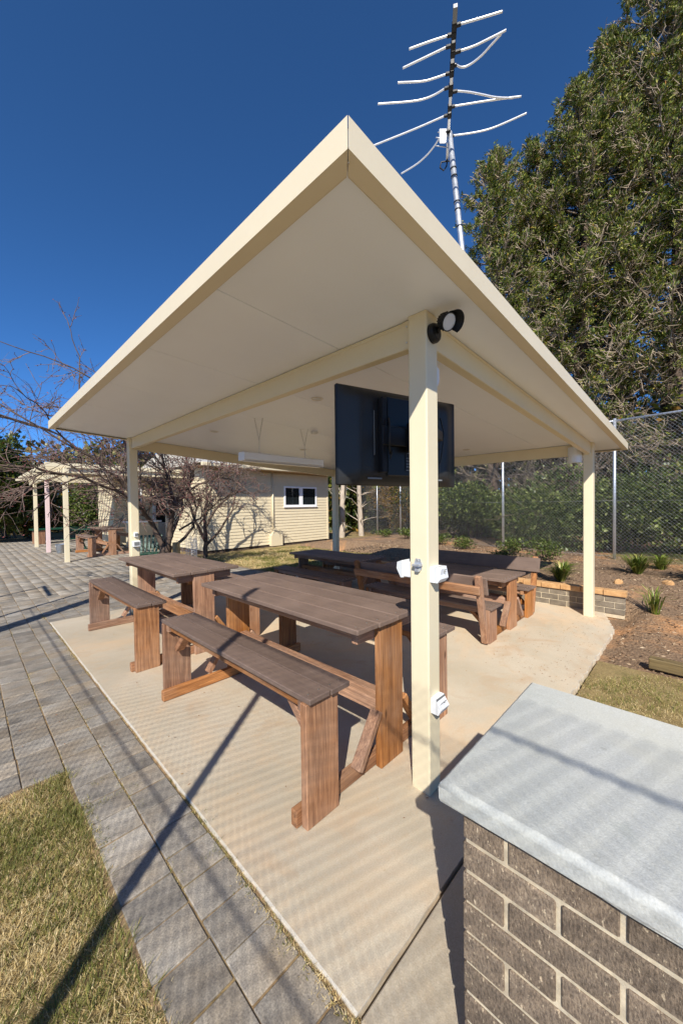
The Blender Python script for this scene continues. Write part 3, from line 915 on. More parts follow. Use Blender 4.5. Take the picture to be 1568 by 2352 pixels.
# isolator switch and black flex above it, on the back of the post
r_ = thing('isolator_switch', 'small white isolator switch high on the front post with black cable', 'switch', (PX0 + PS, PY0 + .05, 2.325))
mb = MB(); mb.prism([(.0005, -.032, -.05), (.03, -.032, -.062), (.048, -.032, -.03), (.048, -.032, .035), (.02, -.032, .05), (.0005, -.032, .05)], (0, .064, 0)); mb.build('body', M['white_plastic'], r_)
mb = MB(); mb.tube([(.012, 0, .05), (.018, 0, .08), (.014, .0, .12), (.004, .0, .145)], .0045, sides=6)
mb.tube([(.02, 0, -.058), (.024, .004, -.09), (.012, 0, -.13), (.016, .006, -.18), (.012, .01, -.28)], .0045, sides=6)
mb.tube([(.026, -.004, -.058), (.034, -.006, -.075), (.02, -.01, -.11), (.03, -.02, -.10), (.01, -.006, -.15)], .003, sides=5)
mb.build('flex', M['cable'], r_)

# floodlight
fl = thing('floodlight', 'black adjustable floodlight with round white lens at the top of the front post', 'floodlight', (1.800, PY0, 2.522))
mb = MB(); mb.lathe((0, -.0005, 0), (0, -1, 0), [(0, .052), (.018, .052), (.03, .046), (.036, .034), (.036, .005)], 26); mb.build('base', M['black_gloss'], fl)
hd = Vector((-.02, -.105, .012)); axd = (-fw * .66 + rt * .42 - upv * .50).normalized()
mb = MB(); mb.tube([(0, -.03, 0), (-.002, -.05, .02), (-.01, -.062, .05)], .013, .013, 10); mb.build('knuckle', M['black_gloss'], fl)
bk = Vector((-.012, -.058, .052))
mb = MB(); mb.lathe(bk, axd, [(0, .02), (.01, .03), (.026, .039), (.054, .044), (.07, .046), (.072, .0415), (.066, .041)], 28)
hdo = mb.build('head', M['black_matte'], fl)
mb = MB()
xv = axd.cross(Vector((0, 0, 1))).normalized(); yv = axd.cross(xv)
for k in range(16):
    a = 2 * math.pi * k / 16; rv = xv * math.cos(a) + yv * math.sin(a)
    mb.beam(bk + axd * .01 + rv * .031, bk + axd * .052 + rv * .0455, .004, .006, .0008, up=rv)
mb.build('cooling_fins', M['black_matte'], hdo)
mb = MB(); mb.lathe(bk, axd, [(.064, .041), (.069, .0405), (.071, .03), (.0715, .004)], 28); mb.build('lens', M['lampglass'], fl)
mb = MB()
rv = (rt * .9 + upv * .25); rv = (rv - axd * rv.dot(axd)).normalized(); yv = axd.cross(rv)
vs = []
for k in range(-5, 6):
    a = rad(k * 13); rr_ = rv * math.cos(a) + yv * math.sin(a)
    for dd, r3 in ((.048, .047), (.098, .055 + .018 * math.cos(a))):
        vs.append(bk + axd * dd + rr_ * r3)
nv = len(vs)
vs2 = [v_ + rv * .002 for v_ in vs]
fs = []
for k in range(10):
    a = 2 * k; fs.append([a, a + 1, a + 3, a + 2]); fs.append([nv + a, nv + a + 2, nv + a + 3, nv + a + 1])
for k in range(10):
    a = 2 * k; fs.append([a, a + 2, nv + a + 2, nv + a]); fs.append([a + 1, nv + a + 1, nv + a + 3, a + 3])
mb.add(vs + vs2, fs); mb.build('visor', M['black_matte'], fl)

# ================================================================== TELEVISION seen from behind
tv = thing('television', 'black flat-screen television seen from behind, hung on an arm from the front post', 'television', (2.090, 1.4505, 2.032))
ex = Vector((.965, -.262, 0)).normalized(); ey = Vector((-.262, -.965, 0)).normalized()   # ey points to the viewer
tv.rotation_euler = (0, 0, math.atan2(ex.y, ex.x))
# local: x right, -y towards viewer, z up
W2, H2 = .51, .311
mb = MB(); mb.box((-W2, .0, -H2), (W2, .03, H2), .008); mb.build('bezel', M['black_gloss'], tv)
mb = MB(); mb.box((-W2 + .014, .0301, -H2 + .02), (W2 - .014, .0325, H2 - .014), .001); mb.build('screen', M['glass'], tv)
mb = MB()
# bowed back shell
nxs, nzs = 24, 14
vs = []
def shell(x, z):
    ax_ = abs(x) / (W2 - .006); az_ = abs(z) / (H2 - .006)
    e1 = 1 - smooth01(ax_, .72, 1.0); e2 = 1 - smooth01(az_, .84, 1.0)
    return -.002 - .045 * float(e1) * float(e2)
for i in range(nxs + 1):
    for j in range(nzs + 1):
        u_ = -1 + 2 * i / nxs; v_ = -1 + 2 * j / nzs
        u_ = math.copysign(abs(u_) ** .8, u_); v_ = math.copysign(abs(v_) ** .75, v_)
        x = u_ * (W2 - .006); z = v_ * (H2 - .006); vs.append((x, shell(x, z), z))
fs = [[i * (nzs + 1) + j, (i + 1) * (nzs + 1) + j, (i + 1) * (nzs + 1) + j + 1, i * (nzs + 1) + j + 1] for i in range(nxs) for j in range(nzs)]
mb.add(vs, fs, 0, True); bs = mb.build('back_shell', M['tv_shell'], tv)
mb = MB(); mb.box((-.36, -.0485, -.20), (-.2, -.0465, .14), .001); mb.build('vent_panel', M['tv_shell'], bs)
mb = MB(); mb.box((-.17, -.062, -.25), (.21, -.045, .26), .006); ch_ = mb.build('rear_housing', M['black_gloss'], tv)
mb = MB(); mb.box((-.028, -.066, -.215), (.13, -.0625, -.09), .002); cp_ = mb.build('connector_panel', M['black_matte'], ch_)
mb = MB(); mb.box((-.01, -.0675, -.099), (.125, -.0665, -.093), .0004); mb.box((-.02, -.0675, -.212), (.125, -.0665, -.206), .0004)
for i in range(4):
    for j in range(4):
        mb.lathe((-.012 + i * .017, -.0662, -.13 - j * .019), (0, -1, 0), [(0, .006), (.003, .006), (.004, .003)], 8)
for j in range(4): mb.box((.06 + (j % 2) * .022, -.0685, -.20 + j * .02), (.076 + (j % 2) * .022, -.0663, -.187 + j * .02), .0008)
mb.build('ports', M['grey_plastic'], cp_)
for x in (-.215, .24):
    mb = MB(); mb.box((x - .022, -.088, -.23), (x + .022, -.05, .24), .003)
    mb.box((x - .022, -.1, -.23), (x - .017, -.086, .24), .001); o = mb.build('mount_rail', M['black_matte'], tv)
    mb = MB(); mb.box((x - .052, -.0515, -.12), (x - .047, -.0475, .16), .0006); mb.build('rail_edge', M['grey_plastic'], o)
mb = MB(); mb.box((-.24, -.105, -.06), (.26, -.088, .06), .004); mb.box((-.05, -.13, -.09), (.09, -.104, .09), .004); mb.build('mount_plate', M['black_matte'], tv)
# arm from mount to post, in world then to local
inv = Matrix.Translation(tv.location) @ Matrix.Rotation(tv.rotation_euler[2], 4, 'Z'); inv = inv.inverted()
pp = inv @ Vector((PX0 + PS + .004, PY0 + PS * .6, 2.03)); qq = Vector((.02, -.128, 0)); mid = Vector((.14, -.22, 0))
mb = MB(); mb.beam(pp + Vector((0, 0, 0)), mid, .03, .06, .003); mb.beam(mid, qq, .03, .06, .003); mb.build('swing_arm', M['black_matte'], tv)
mb = MB(); mb.box((PX0 + PS + .0005, PY0 + .02, 1.92), (PX0 + PS + .008, PY0 + PS - .01, 2.14), .002, mat=inv); mb.build('wall_plate', M['black_matte'], tv)
mb = MB()
mb.tube([(-.19, -.1, .11), (-.205, -.13, .06), (-.21, -.135, -.02), (-.2, -.12, -.09), (-.18, -.1, -.115), (-.165, -.1, -.09)], .006, sides=7)
mb.build('cable', M['cable'], tv); mb = MB()
mb.tube([(-.195, -.1, .09), (-.20, -.115, .0), (-.19, -.115, -.1), (-.17, -.11, -.11), (-.19, -.11, -.15)], .004, sides=6)
mb.build('cable', M['cable'], tv); mb = MB()
mb.tube([(.27, -.09, .16), (.285, -.11, .05), (.28, -.1, -.05), (.27, -.09, -.14), (.25, -.07, -.19)], .005, sides=6)
mb.build('cable', M['cable'], tv)
for x in (-.262, .03, .272):
    mb = MB(); mb.box((x - .055, -.0482 - (.0155 if x == .03 else 0), -.272), (x + .055, -.0474 - (.0155 if x == .03 else 0), -.262), .0003)
    if x != .03: mb.build('print_strip', M['grey_plastic'], bs)

# ================================================================== HANGING LAMP
lamp = thing('hanging_batten_light', 'white fluorescent batten light hanging on chains under the ceiling', 'light', (2.755, 3.63, 2.155))
mb = MB()
sec = [(-.062, -.035), (-.03, -.05), (.03, -.05), (.062, -.035), (.062, .03), (.05, .042), (-.05, .042), (-.062, .03)]
mb.prism([(-.585, a, b) for a, b in sec], (1.17, 0, 0)); mb.build('housing', M['white_plastic'], lamp)
mb = MB(); mb.prism([(-.56, a * .82, b) for a, b in ((-.055, -.0505), (-.03, -.06), (.03, -.06), (.055, -.0505))], (1.12, 0, 0)); mb.build('diffuser', M['lampglass'], lamp)
for s in (-1, 1):
    mb = MB(); mb.box((s * .585 - (.012 if s < 0 else 0), -.064, -.054), (s * .585 + (0 if s < 0 else .012), .064, .044), .006); mb.build('end_cap', M['white_plastic'], lamp)
def chain(p, q, parent, link_len=.022):
    p = Vector(p); q = Vector(q); n = max(3, int((q - p).length / link_len)); mb = MB()
    d = (q - p).normalized(); sx = d.cross(Vector((0, 1, .2))).normalized(); sy = d.cross(sx)
    for i in range(n):
        c = p + (q - p) * ((i + .5) / n); sd = sx if i % 2 else sy
        ring = [c + d * (.016 * math.cos(a)) + sd * (.006 * math.sin(a)) for a in [2 * math.pi * k / 6 for k in range(7)]]
        mb.tube(ring, .0017, sides=4, cap=False)
    mb.build('chain', M['galv'], parent)
for x in (-.36, .32):
    wxp = 2.755 + x
    tip = (x, 0, .20)
    mb = MB(); mb.box((x - .015, -.02, .0425), (x + .015, .02, .052), .002); mb.build('hanger', M['galv'], lamp)
    chain((x, 0, .05), tip, lamp)
    for dx, dy in ((-.03, .04), (.03, -.03)):
        topz = zc(wxp + dx) - 2.155 - .004
        chain(tip, (x + dx, dy, topz), lamp)
        mb = MB(); mb.lathe((x + dx, dy, topz + .004), (0, 0, -1), [(0, .008), (.003, .008), (.006, .003)], 8); mb.build('ceiling_hook', M['galv'], lamp)
mb = MB(); mb.tube([(.32, .003, .19), (.33, 0, .1), (.345, .0, .085), (.39, 0, .075), (.4, 0, .044)], .003, sides=6); mb.build('flex', M['white_plastic'], lamp)
jb = MB(); jb.box((-.04, -.03, -.035), (.04, .03, 0), .006); o = jb.build('junction_box', M['white_plastic']); o.location = (3.22, 3.6, zc(3.22) - .003)
tag(o, 'small white junction box on the ceiling above the hanging lamp', 'junction box')

# speaker under the beam by the right post
sp = thing('speaker', 'small white speaker fixed below the beam by the far right post', 'speaker', (6.0, 1.262, 2.257))
mb = MB(); pts = []
for k in range(13):
    a = rad(-80 + 160 * k / 12); pts.append((.05 - .075 * math.cos(a) * 1.3, .085 * math.sin(a) / math.sin(rad(80)), -.108))
pts += [(.05, .085, -.108), (.05, -.085, -.108)][::1]
mb.prism(pts, (0, 0, .216)); mb.build('cabinet', M['white_plastic'], sp)
mb = MB(); mb.box((.05, -.03, -.05), (.085, .03, .05), .003); mb.build('bracket', M['white_plastic'], sp)
mb = MB(); mb.lathe((-.028, .045, -.07), (-1, .35, 0), [(0, .006), (.002, .006)], 10); mb.build('badge', M['grey_plastic'], sp)

# boxes on the far left post
for (z, sx, sz, d, lab) in ((1.19, .028, .034, .035, 'small grey switch box on the far left post, above another box'), (1.055, .052, .045, .06, 'wider grey outlet box on the far left post, under the switch')):
    r_ = thing('outlet_box', lab, 'power outlet', (PX0 + .062, PY1, z), 0, 'boxes on the far left post')
    mb = MB(); mb.box((-sx, -d, -sz), (sx, -.0005, sz), .006); mb.build('body', M['white_plastic'], r_)
    mb = MB(); mb.box((-sx * .7, -d - .003, -sz * .55), (sx * .7, -d - .0002, sz * .6), .002); mb.build('cover', M['grey_plastic'], r_)
# tap and hose bend at the foot of the far left post
r_ = thing('garden_tap', 'pale pipe bend at the foot of the far left post', 'tap', (PX0 - .02, PY1 + .03, 0))
mb = MB(); mb.tube([(0, -.02, .0), (-.02, -.03, .08), (-.03, -.04, .16), (-.01, -.03, .23), (.015, -.01, .25)], .014, sides=8); mb.build('pipe', M['white_plastic'], r_)

# ================================================================== ANTENNA
ant = thing('tv_antenna', 'aluminium television antenna on a galvanised mast above the roof', 'antenna', (2.98, 1.18, zt(2.98)))
A0 = Vector(ant.location)
mb = MB(); mtop = Vector((2.722, 1.415, 4.50)); mdir = (Vector((2.784, 1.355, 3.662)) - Vector((2.742, 1.421, 4.452))); 
mbot = Vector((2.784, 1.355, 3.662)) + mdir * ((3.662 - zt(2.84) + .01) / .79)
mb.tube([mtop - A0, mbot - A0], .021, .021, 14); mast = mb.build('mast', M['galv'], ant)
mb = MB()
for z in (4.22, 4.16, 3.96, 3.90, 3.77):
    p = mtop + (mbot - mtop) * ((4.5 - z) / (4.5 - mbot.z)); mb.lathe(p - A0, mtop - mbot, [(-.004, .0225), (-.004, .0245), (.004, .0245), (.004, .0225)], 14)
mb.build('cable_ties', M['black_matte'], mast)
mb = MB(); cpts = [mtop + (mbot - mtop) * t_ + Vector((.028, -.006 + .004 * math.sin(t_ * 20), 0)) for t_ in np.linspace(.2, 1, 9)]
mb.tube([p - A0 for p in cpts], .0045, sides=6); mb.build('coaxial_cable', M['cable'], mast)
mb = MB(); mb.lathe(mbot - A0 + Vector((0, 0, .0)), (0, 0, 1), [(-.02, .06), (.0, .06), (.01, .035), (.12, .03), (.12, .022)], 16); mb.build('foot', M['galv'], mast)
b0, b1 = Vector((2.067, 1.031, 4.5)), Vector((2.905, 1.533, 4.5))
bd = (b1 - b0).normalized()
mb = MB(); mb.beam(b0 + bd * .06 - A0, b1 - A0, .02, .02, .002); boom = mb.build('boom', M['alu'], ant)
mb = MB(); mb.beam(b0 - A0, b0 + bd * .075 - A0, .026, .026, .002); mb.build('end_block', M['grey_plastic'], boom)
mb = MB()
els = [[[2.162, 1.059], [2.232, 0.944], [2.289, 0.846]], [[2.17, 1.123], [2.113, 1.223], [2.052, 1.341]], [[2.215, 1.156], [2.169, 1.276], [2.109, 1.429]],
 [[2.286, 1.121], [2.329, 1.044], [2.356, 0.968], [2.382, 0.895], [2.392, 0.863]], [[2.334, 1.171], [2.389, 1.147], [2.41, 1.093], [2.414, 1.022], [2.401, 0.958], [2.391, 0.892]],
 [[2.349, 1.231], [2.318, 1.295], [2.284, 1.359], [2.232, 1.42], [2.155, 1.502]], [[2.419, 1.279], [2.404, 1.359], [2.369, 1.44], [2.307, 1.522], [2.164, 1.684]],
 [[2.483, 1.243], [2.554, 1.18], [2.639, 1.119], [2.728, 1.058], [2.818, 0.971]], [[2.565, 1.303], [2.648, 1.189], [2.74, 1.063], [2.848, 0.925]],
 [[2.585, 1.372], [2.518, 1.565], [2.411, 1.834], [2.344, 1.997]], [[2.76, 1.411], [2.856, 1.285], [2.919, 1.182], [2.955, 1.078], [2.996, 0.935]],
 [[2.698, 1.431], [2.695, 1.472], [2.734, 1.547], [2.763, 1.638], [2.774, 1.742], [2.752, 1.891]]]
for e_ in els:
    pts = [Vector((p[0], p[1], 4.502)) for p in e_]
    # smooth the bend
    for _ in range(2):
        q = [pts[0]]
        for a, b in zip(pts[:-1], pts[1:]): q += [a * .75 + b * .25, a * .25 + b * .75]
        q.append(pts[-1]); pts = q
    t0 = (pts[0] - b0).dot(bd); foot_ = b0 + bd * t0
    m_ = MB(); m_.tube([p - A0 for p in pts], .0062, sides=8); eo = m_.build('element', M['alu'], boom)
    c_ = MB(); c_.beam(foot_ - bd * .02 + Vector((0, 0, -.0)) - A0, foot_ + bd * .02 - A0, .03, .03, .004); c_.beam(foot_ + Vector((0, 0, .0)) - A0, pts[0] + (pts[1] - pts[0]).normalized() * .015 - A0, .018, .018, .003)
    c_.build('insulator', M['black_matte'], eo)
mp = mtop + (mbot - mtop) * ((4.5 - 4.33) / (4.5 - mbot.z))
side = rt
mb = MB(); pc = b0 + bd * ((mp - b0).dot(bd) - .01); pc.z = 4.47
mb.box((-.04, -.002, -.055), (.04, .002, .055), .001, mat=Matrix.Translation(pc - rt * .03 - A0) @ Matrix.Rotation(YAW - math.pi / 2, 4, 'Z')); pl_ = mb.build('clamp_plate', M['galv'], boom)
mb = MB()
for dz in (-.035, .03):
    c = pc + Vector((0, 0, dz)) - A0
    mb.tube([c - rt * .085, c - rt * .01, c + rt * .035 + fw * .03, c + rt * .045 + fw * .05, c + rt * .02 + fw * .06, c - rt * .01 + fw * .05, c - rt * .09 + fw * .04], .004, sides=6)
mb.build('u_bolts', M['galv'], pl_)
mb = MB(); c = b1 - A0
mb.tube([c, c + Vector((0, 0, -.03)), c + Vector((-.01, .0, -.07)) , c - rt * .03 + Vector((0, 0, -.10)), c - rt * .06 + Vector((0, 0, -.075)), c - rt * .05 + Vector((0, 0, -.03)), c + rt * .01 + Vector((0, 0, -.02)), c + rt * .05 + Vector((0, 0, -.03))], .006, sides=6)
mb.build('lead_loop', M['cable'], boom)

# ================================================================== CHAIN-LINK FENCES
def chain_mesh(p, q, z0p, z0q, ht, parent, pitch=.05, r=.0019, seed=0):
    """two families of diagonal wires between p and q (xy), base heights z0p..z0q"""
    p = np.array(p, float); q = np.array(q, float); L = np.linalg.norm(q - p); d = (q - p) / L; nrm = np.array([-d[1], d[0]])
    step = pitch * math.sqrt(2); segs = []
    for fam in (0, 1):
        k = -ht
        while k < L + ht:
            # line s = k + z (fam 0) or s = k - z
            if fam == 0: za, zb_ = max(0, -k), min(ht, L - k)
            else: za, zb_ = max(0, k - L), min(ht, k)
            if zb_ > za + .01:
                segs.append((k, fam, za, zb_))
            k += step
    V = []; F = []
    for (k, fam, za, zb_) in segs:
        nn = max(2, int((zb_ - za) / .45) + 1)
        zz = np.linspace(za, zb_, nn)
        s = k + zz if fam == 0 else k - zz
        wob = .006 * np.sin(s * 2.1 + seed) + .004 * np.sin(zz * 5 + s)
        base_z = z0p + (z0q - z0p) * s / L
        off = (r * (1 if fam else -1)) + wob
        P = np.stack([p[0] + d[0] * s + nrm[0] * off, p[1] + d[1] * s + nrm[1] * off, base_z + zz], 1)
        dv = np.array([d[0] * (1 if fam == 0 else -1), d[1] * (1 if fam == 0 else -1), 1.]); dv /= np.linalg.norm(dv)
        n1 = np.array([nrm[0], nrm[1], 0.]); n2 = np.cross(dv, n1)
        o0 = len(V) 
        for i in range(nn):
            for a in (0, 2.094, 4.188): V.append(P[i] + r * (n1 * math.cos(a) + n2 * math.sin(a)))
        for i in range(nn - 1):
            for a in range(3):
                b = (a + 1) % 3; F.append((o0 + i * 3 + a, o0 + i * 3 + b, o0 + (i + 1) * 3 + b, o0 + (i + 1) * 3 + a))
    o = link('wire_mesh', np_mesh('wire_mesh', V, F, M['wire']), parent); o['kind'] = 'stuff'; return o

far = thing('chain_link_fence', 'tall galvanised chain-link fence with posts and top rail behind the garden bed', 'fence', (0, 0, 0))
FH = 2.95
fpts = [(9.15, -3.7), (9.40, -1.15), (9.72, 1.30), (10.04, 3.75), (11.1, 6.3), (12.4, 8.7), (13.9, 11.1), (16.2, 14.3)]
fz = [float(terrain(min(x, 20), min(y, 11.3))) for x, y in fpts]; fz[-2] = .12; fz[-1] = .05
for (x, y), z in zip(fpts, fz):
    mb = MB(); mb.tube([(x, y, z - .2), (x, y, z + FH + .05)], .03, sides=12); mb.build('post', M['galv'], far)
for i in range(len(fpts) - 1):
    (xa, ya), (xb, yb) = fpts[i], fpts[i + 1]
    mb = MB(); mb.tube([(xa, ya, fz[i] + FH), (xb, yb, fz[i + 1] + FH)], .022, sides=10); mb.build('top_rail', M['galv'], far)
    mb = MB(); mb.tube([(xa - .03, ya, fz[i] + 1.25), (xb - .03, yb, fz[i + 1] + 1.25)], .0022, sides=4); mb.tube([(xa - .03, ya, fz[i] + .06), (xb - .03, yb, fz[i + 1] + .06)], .0022, sides=4); mb.build('tension_wire', M['wire'], far)
    chain_mesh((xa - .035, ya), (xb - .035, yb), fz[i] + .02, fz[i + 1] + .02, FH, far, seed=i, r=.0015)
# the court fence the photographer stands against: only its shadow reaches the picture
cf = thing('court_fence', 'tall chain-link fence whose mesh and post shadows fall across the paving', 'fence', (-1.09, 0, 0))
for y, top in ((-5.3, 3.9), (.547, 3.9), (6.36, 3.9)):
    mb = MB(); mb.tube([(0, y, -.2), (0, y, top)], .03, sides=12); mb.build('post', M['galv'], cf)
for z, rr_ in ((1.93, .0055), (3.33, .008)):
    mb = MB(); mb.tube([(0, -5.3, z), (0, 6.36, z)], rr_, sides=10); mb.build('rail', M['galv'], cf)
chain_mesh((.03, -5.3), (.03, 6.36), .02, .02, 3.58, cf, r=.0023)
lp = thing('court_lamp_pole', 'slim pole with a short arm whose bent shadow lies on the far pavers', 'pole', (-1.09, 7.99, 0))
mb = MB(); mb.tube([(0, 0, -.2), (0, 0, 2.38)], .025, sides=10); mb.build('pole', M['galv'], lp)
mb = MB(); mb.beam((0, .03, 2.38), (0, -1.1, 2.33), .05, .04, .004); mb.build('arm', M['galv'], lp)
tp = thing('court_light_tower', 'thick light tower whose broad shadow crosses the pavers at left', 'pole', (-1.3, 5.45, 0))
mb = MB(); mb.tube([(0, 0, -.2), (0, 0, 7.0)], .13, .10, 16); mb.build('pole', M['galv'], tp)
mb = MB(); mb.box((-.3, -.6, 7.0), (.1, .6, 7.14), .02); mb.build('lamp_head', M['galv'], tp)

# ================================================================== HOUSE
M['siding'] = paint('siding_paint', srgb(220, 205, 172), .5, .05, .15)
hs_ = thing('weatherboard_house', 'cream weatherboard house with white double window behind the pavilion', 'house', (0, 0, 0))
HX0, HX1, HY, HB, HT = 5.80, 11.66, 12.2, .06, 2.92
HD = 15.4
def boards_front(x0, x1, y, z0, z1, holes, parent, face=-1, axis='x'):
    pitch = .118; z = z0
    while z < z1 - .02:
        zz = min(z + pitch, z1)
        spans = [(x0, x1)]
        for (a, b, c, d) in holes:
            if zz > c and z < d:
                ns = []
                for (s, e) in spans:
                    if a > s: ns.append((s, min(a, e)))
                    if b < e: ns.append((max(b, s), e))
                spans = ns
        for (s, e) in spans:
            if e - s < .02: continue
            mb = MB(); lo, hi = .022, .006
            if axis == 'x':
                P = [(s, y - lo, z), (s, y - hi, zz - .006), (s, y - .002, zz - .003), (s, y - .002, z)]; mb.prism(P, (e - s, 0, 0))
            else:
                P = [(y - lo, s, z), (y - hi, s, zz - .006), (y - .002, s, zz - .003), (y - .002, s, z)]; mb.prism(P, (0, e - s, 0))
            mb.build('weatherboard', M['siding'], parent)
        z += pitch
win = (9.18, 10.96, 1.55, 2.39)
mb = MB(); mb.box((HX0, HY, HB), (HX1, HD + .3, HT + .1), .002); wall = mb.build('wall', M['siding'], hs_)
boards_front(HX0 + .07, 8.535, HY, HB, HT, [], wall)
boards_front(8.665, HX1 - .07, HY, HB, HT, [win], wall)
boards_front(HY + .07, HD + .2, HX0, HB, HT, [], wall, axis='y')
for x in (HX0 - .012, HX1 - .07):
    mb = MB(); mb.box((x, HY - .034, HB - .02), (x + .082, HY + .04, HT), .003); mb.build('corner_trim', M['siding'], hs_)
mb = MB(); mb.box((8.55, HY - .032, HB + .5), (8.65, HY - .003, HT), .003); mb.build('cover_strip', M['siding'], hs_)
mb = MB(); mb.prism([(8.44, HY - .002, HB - .06), (8.98, HY - .002, HB - .06), (8.98, HY - .002, HB + .50), (8.66, HY - .002, HB + .66), (8.44, HY - .002, HB + .34)], (0, -.16, 0)); mb.build('meter_box', M['siding'], hs_)
# window
wo = MB(); wo.box((win[0] + .02, HY - .012, win[2] + .02), (win[1] - .02, HY - .004, win[3] - .02), .001); wfr = wo.build('window', M['glass'], hs_)
mb = MB(); fwd_ = .07
mb.box((win[0], HY - .045, win[2]), (win[1], HY - .0015, win[2] + fwd_), .004); mb.box((win[0], HY - .045, win[3] - fwd_), (win[1], HY - .0015, win[3]), .004)
mb.box((win[0], HY - .044, win[2] + fwd_), (win[0] + fwd_, HY - .0016, win[3] - fwd_), .003); mb.box((win[1] - fwd_, HY - .044, win[2] + fwd_), (win[1], HY - .0016, win[3] - fwd_), .003)
xm = (win[0] + win[1]) / 2; mb.box((xm - .09, HY - .043, win[2] + fwd_), (xm + .09, HY - .0017, win[3] - fwd_), .003)
mb.build('frame', M['window_white'], wfr)
mb = MB(); mb.box((win[0] - .03, HY - .07, win[2] - .035), (win[1] + .03, HY - .0018, win[2] - .001), .004); mb.build('sill', M['window_white'], wfr)
# eaves and roof
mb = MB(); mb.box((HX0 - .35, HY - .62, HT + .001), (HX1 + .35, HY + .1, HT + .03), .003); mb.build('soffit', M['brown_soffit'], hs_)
mb = MB(); mb.box((HX0 - .40, HY - .72, HT + .0), (HX1 + .4, HY - .621, HT + .13), .02); mb.build('gutter', M['siding'], hs_)
mb = MB(); mb.prism([(HX0 - .4, HY - .66, HT + .12), (HX0 - .4, 14.8, HT + .95), (HX0 - .4, 18.2, HT + .12)], (HX1 - HX0 + .8, 0, 0)); rf = mb.build('roof', M['roof_metal'], hs_)
mb = MB(); mb.tube([(8.6, HY - .06, HT), (8.6, HY - .06, .2)], .035, sides=8); mb.build('downpipe', M['siding'], hs_)
mb = MB(); mb.box((HX0 + .02, HY + .02, -.1), (HX1 - .02, HD + .2, HB - .001), .002); mb.build('plinth', M['bark'], hs_)
# rear wing with shaded wall, window, porch
wg = thing('house_wing', 'cream weatherboard wing of the house behind the pergola posts', 'house', (0, 0, 0))
mb = MB(); mb.box((4.42, 17.6, 0), (9.0, 20, 2.9), .002); wl = mb.build('wall', M['siding'], wg)
boards_front(4.50, 9.0, 17.6, .02, 2.85, [(4.98, 5.5, 1.55, 2.45)], wl); boards_front(17.68, 20, 4.42, .02, 2.85, [], wl, axis='y')
mb = MB(); mb.box((4.41, 17.56, 0), (4.5, 17.68, 2.85), .003); mb.build('corner_trim', M['siding'], wg)
mb = MB(); mb.box((5.0, 17.585, 1.57), (5.48, 17.596, 2.43), .001); wv = mb.build('window', M['glass'], wg)
mb = MB()
for a, b in (((4.96, 17.55, 1.53), (5.52, 17.597, 1.6)), ((4.96, 17.55, 2.4), (5.52, 17.597, 2.47)), ((4.96, 17.551, 1.6), (5.02, 17.5965, 2.4)), ((5.46, 17.551, 1.6), (5.52, 17.5965, 2.4))): mb.box(a, b, .003)
mb.build('frame', M['window_white'], wv)
mb = MB(); mb.box((5.95, 17.5, .02), (6.75, 17.575, 2.1), .004); dr = mb.build('door', M['window_white'], wg)
mb = MB(); mb.box((6.06, 17.49, .9), (6.62, 17.499, 1.95), .002); mb.build('pane', M['glass'], dr)
mb = MB(); mb.box((4.2, 17.2, 2.9), (9.2, 20.3, 3.02), .01); mb.build('roof', M['roof_metal'], wg)
bc = thing('porch_counter', 'pale shelf counter in the dark porch behind the bare tree', 'counter', (5.2, 16.4, 0))
mb = MB(); mb.box((-.7, -.3, .98), (.6, .3, 1.05), .006); mb.build('top', M['window_white'], bc)
mb = MB(); mb.box((-.6, -.2, 0), (.5, .25, .979), .006); mb.build('cabinet', M['siding'], bc)

# ================================================================== PERGOLA
pg = thing('pergola', 'cream slatted pergola on slim posts at the far end of the court', 'pergola', (0, 0, 0))
for (x, y, m_, lab) in ((2.15, 13.5, 'cream', None), (2.17, 17.05, 'pinkpost', 'pale pink primed post'), (2.13, 19.8, 'cream', None)):
    mb = MB(); mb.rpost(x - .06, y - .06, x + .06, y + .06, -.02, 2.62, .006); mb.build('post', M[m_], pg, lab)
mb = MB(); mb.box((2.08, 13.2, 2.62), (2.2, 21.2, 2.78), .004); mb.build('beam', M['cream'], pg)
mb = MB(); mb.box((1.66, 13.36, 2.80), (6.6, 13.42, 2.93), .004); mb.build('fascia', M['cream'], pg)
mb = MB(); mb.box((2.2, 13.44, 2.64), (6.3, 13.5, 2.79), .004); mb.build('beam', M['cream'], pg)
for k in range(19):
    y = 13.75 + k * .4
    mb = MB(); mb.box((1.62, y, 2.785), (5.7, y + .045, 2.90), .003); mb.build('slat', M['cream'], pg)
mb = MB(); mb.box((2.25, 13.44, 2.905), (6.5, 17.0, 2.93), .004); mb.build('roof_sheet', M['roof_metal'], pg)

# ---- furniture on the court
setE = copy_tree(setA); setE.location = (3.55, 15.12, -.003); setE['label'] = 'tall brown picnic table with benches under the far pergola'; setE['group'] = 'picnic tables on the court'
def trestle(name, label, cat, cx, cy, wd, ln, z, rz, mat='green_paint', nb=3):
    r_ = thing(name, label, cat, (cx, cy, 0), rz, 'green garden furniture')
    wb = wd / nb
    for k in range(nb):
        mb = MB(); mb.box((-wd / 2 + k * wb, -ln / 2, z - .03), (-wd / 2 + (k + 1) * wb - .01, ln / 2, z), .003); mb.build('board', M[mat], r_)
    for yy in (-ln * .36, ln * .36):
        for s in (-1, 1):
            mb = MB(); mb.beam((s * wd * .42, yy + s * .016, 0), (-s * wd * .36, yy + s * .016, z - .03), .03, .06, .003, up=(0, 1, 0)); mb.build('leg', M[mat], r_)
    return r_
trestle('garden_table', 'green painted trestle table behind the far brown table', 'table', 3.75, 17.7, .8, 1.5, .76, rad(70))
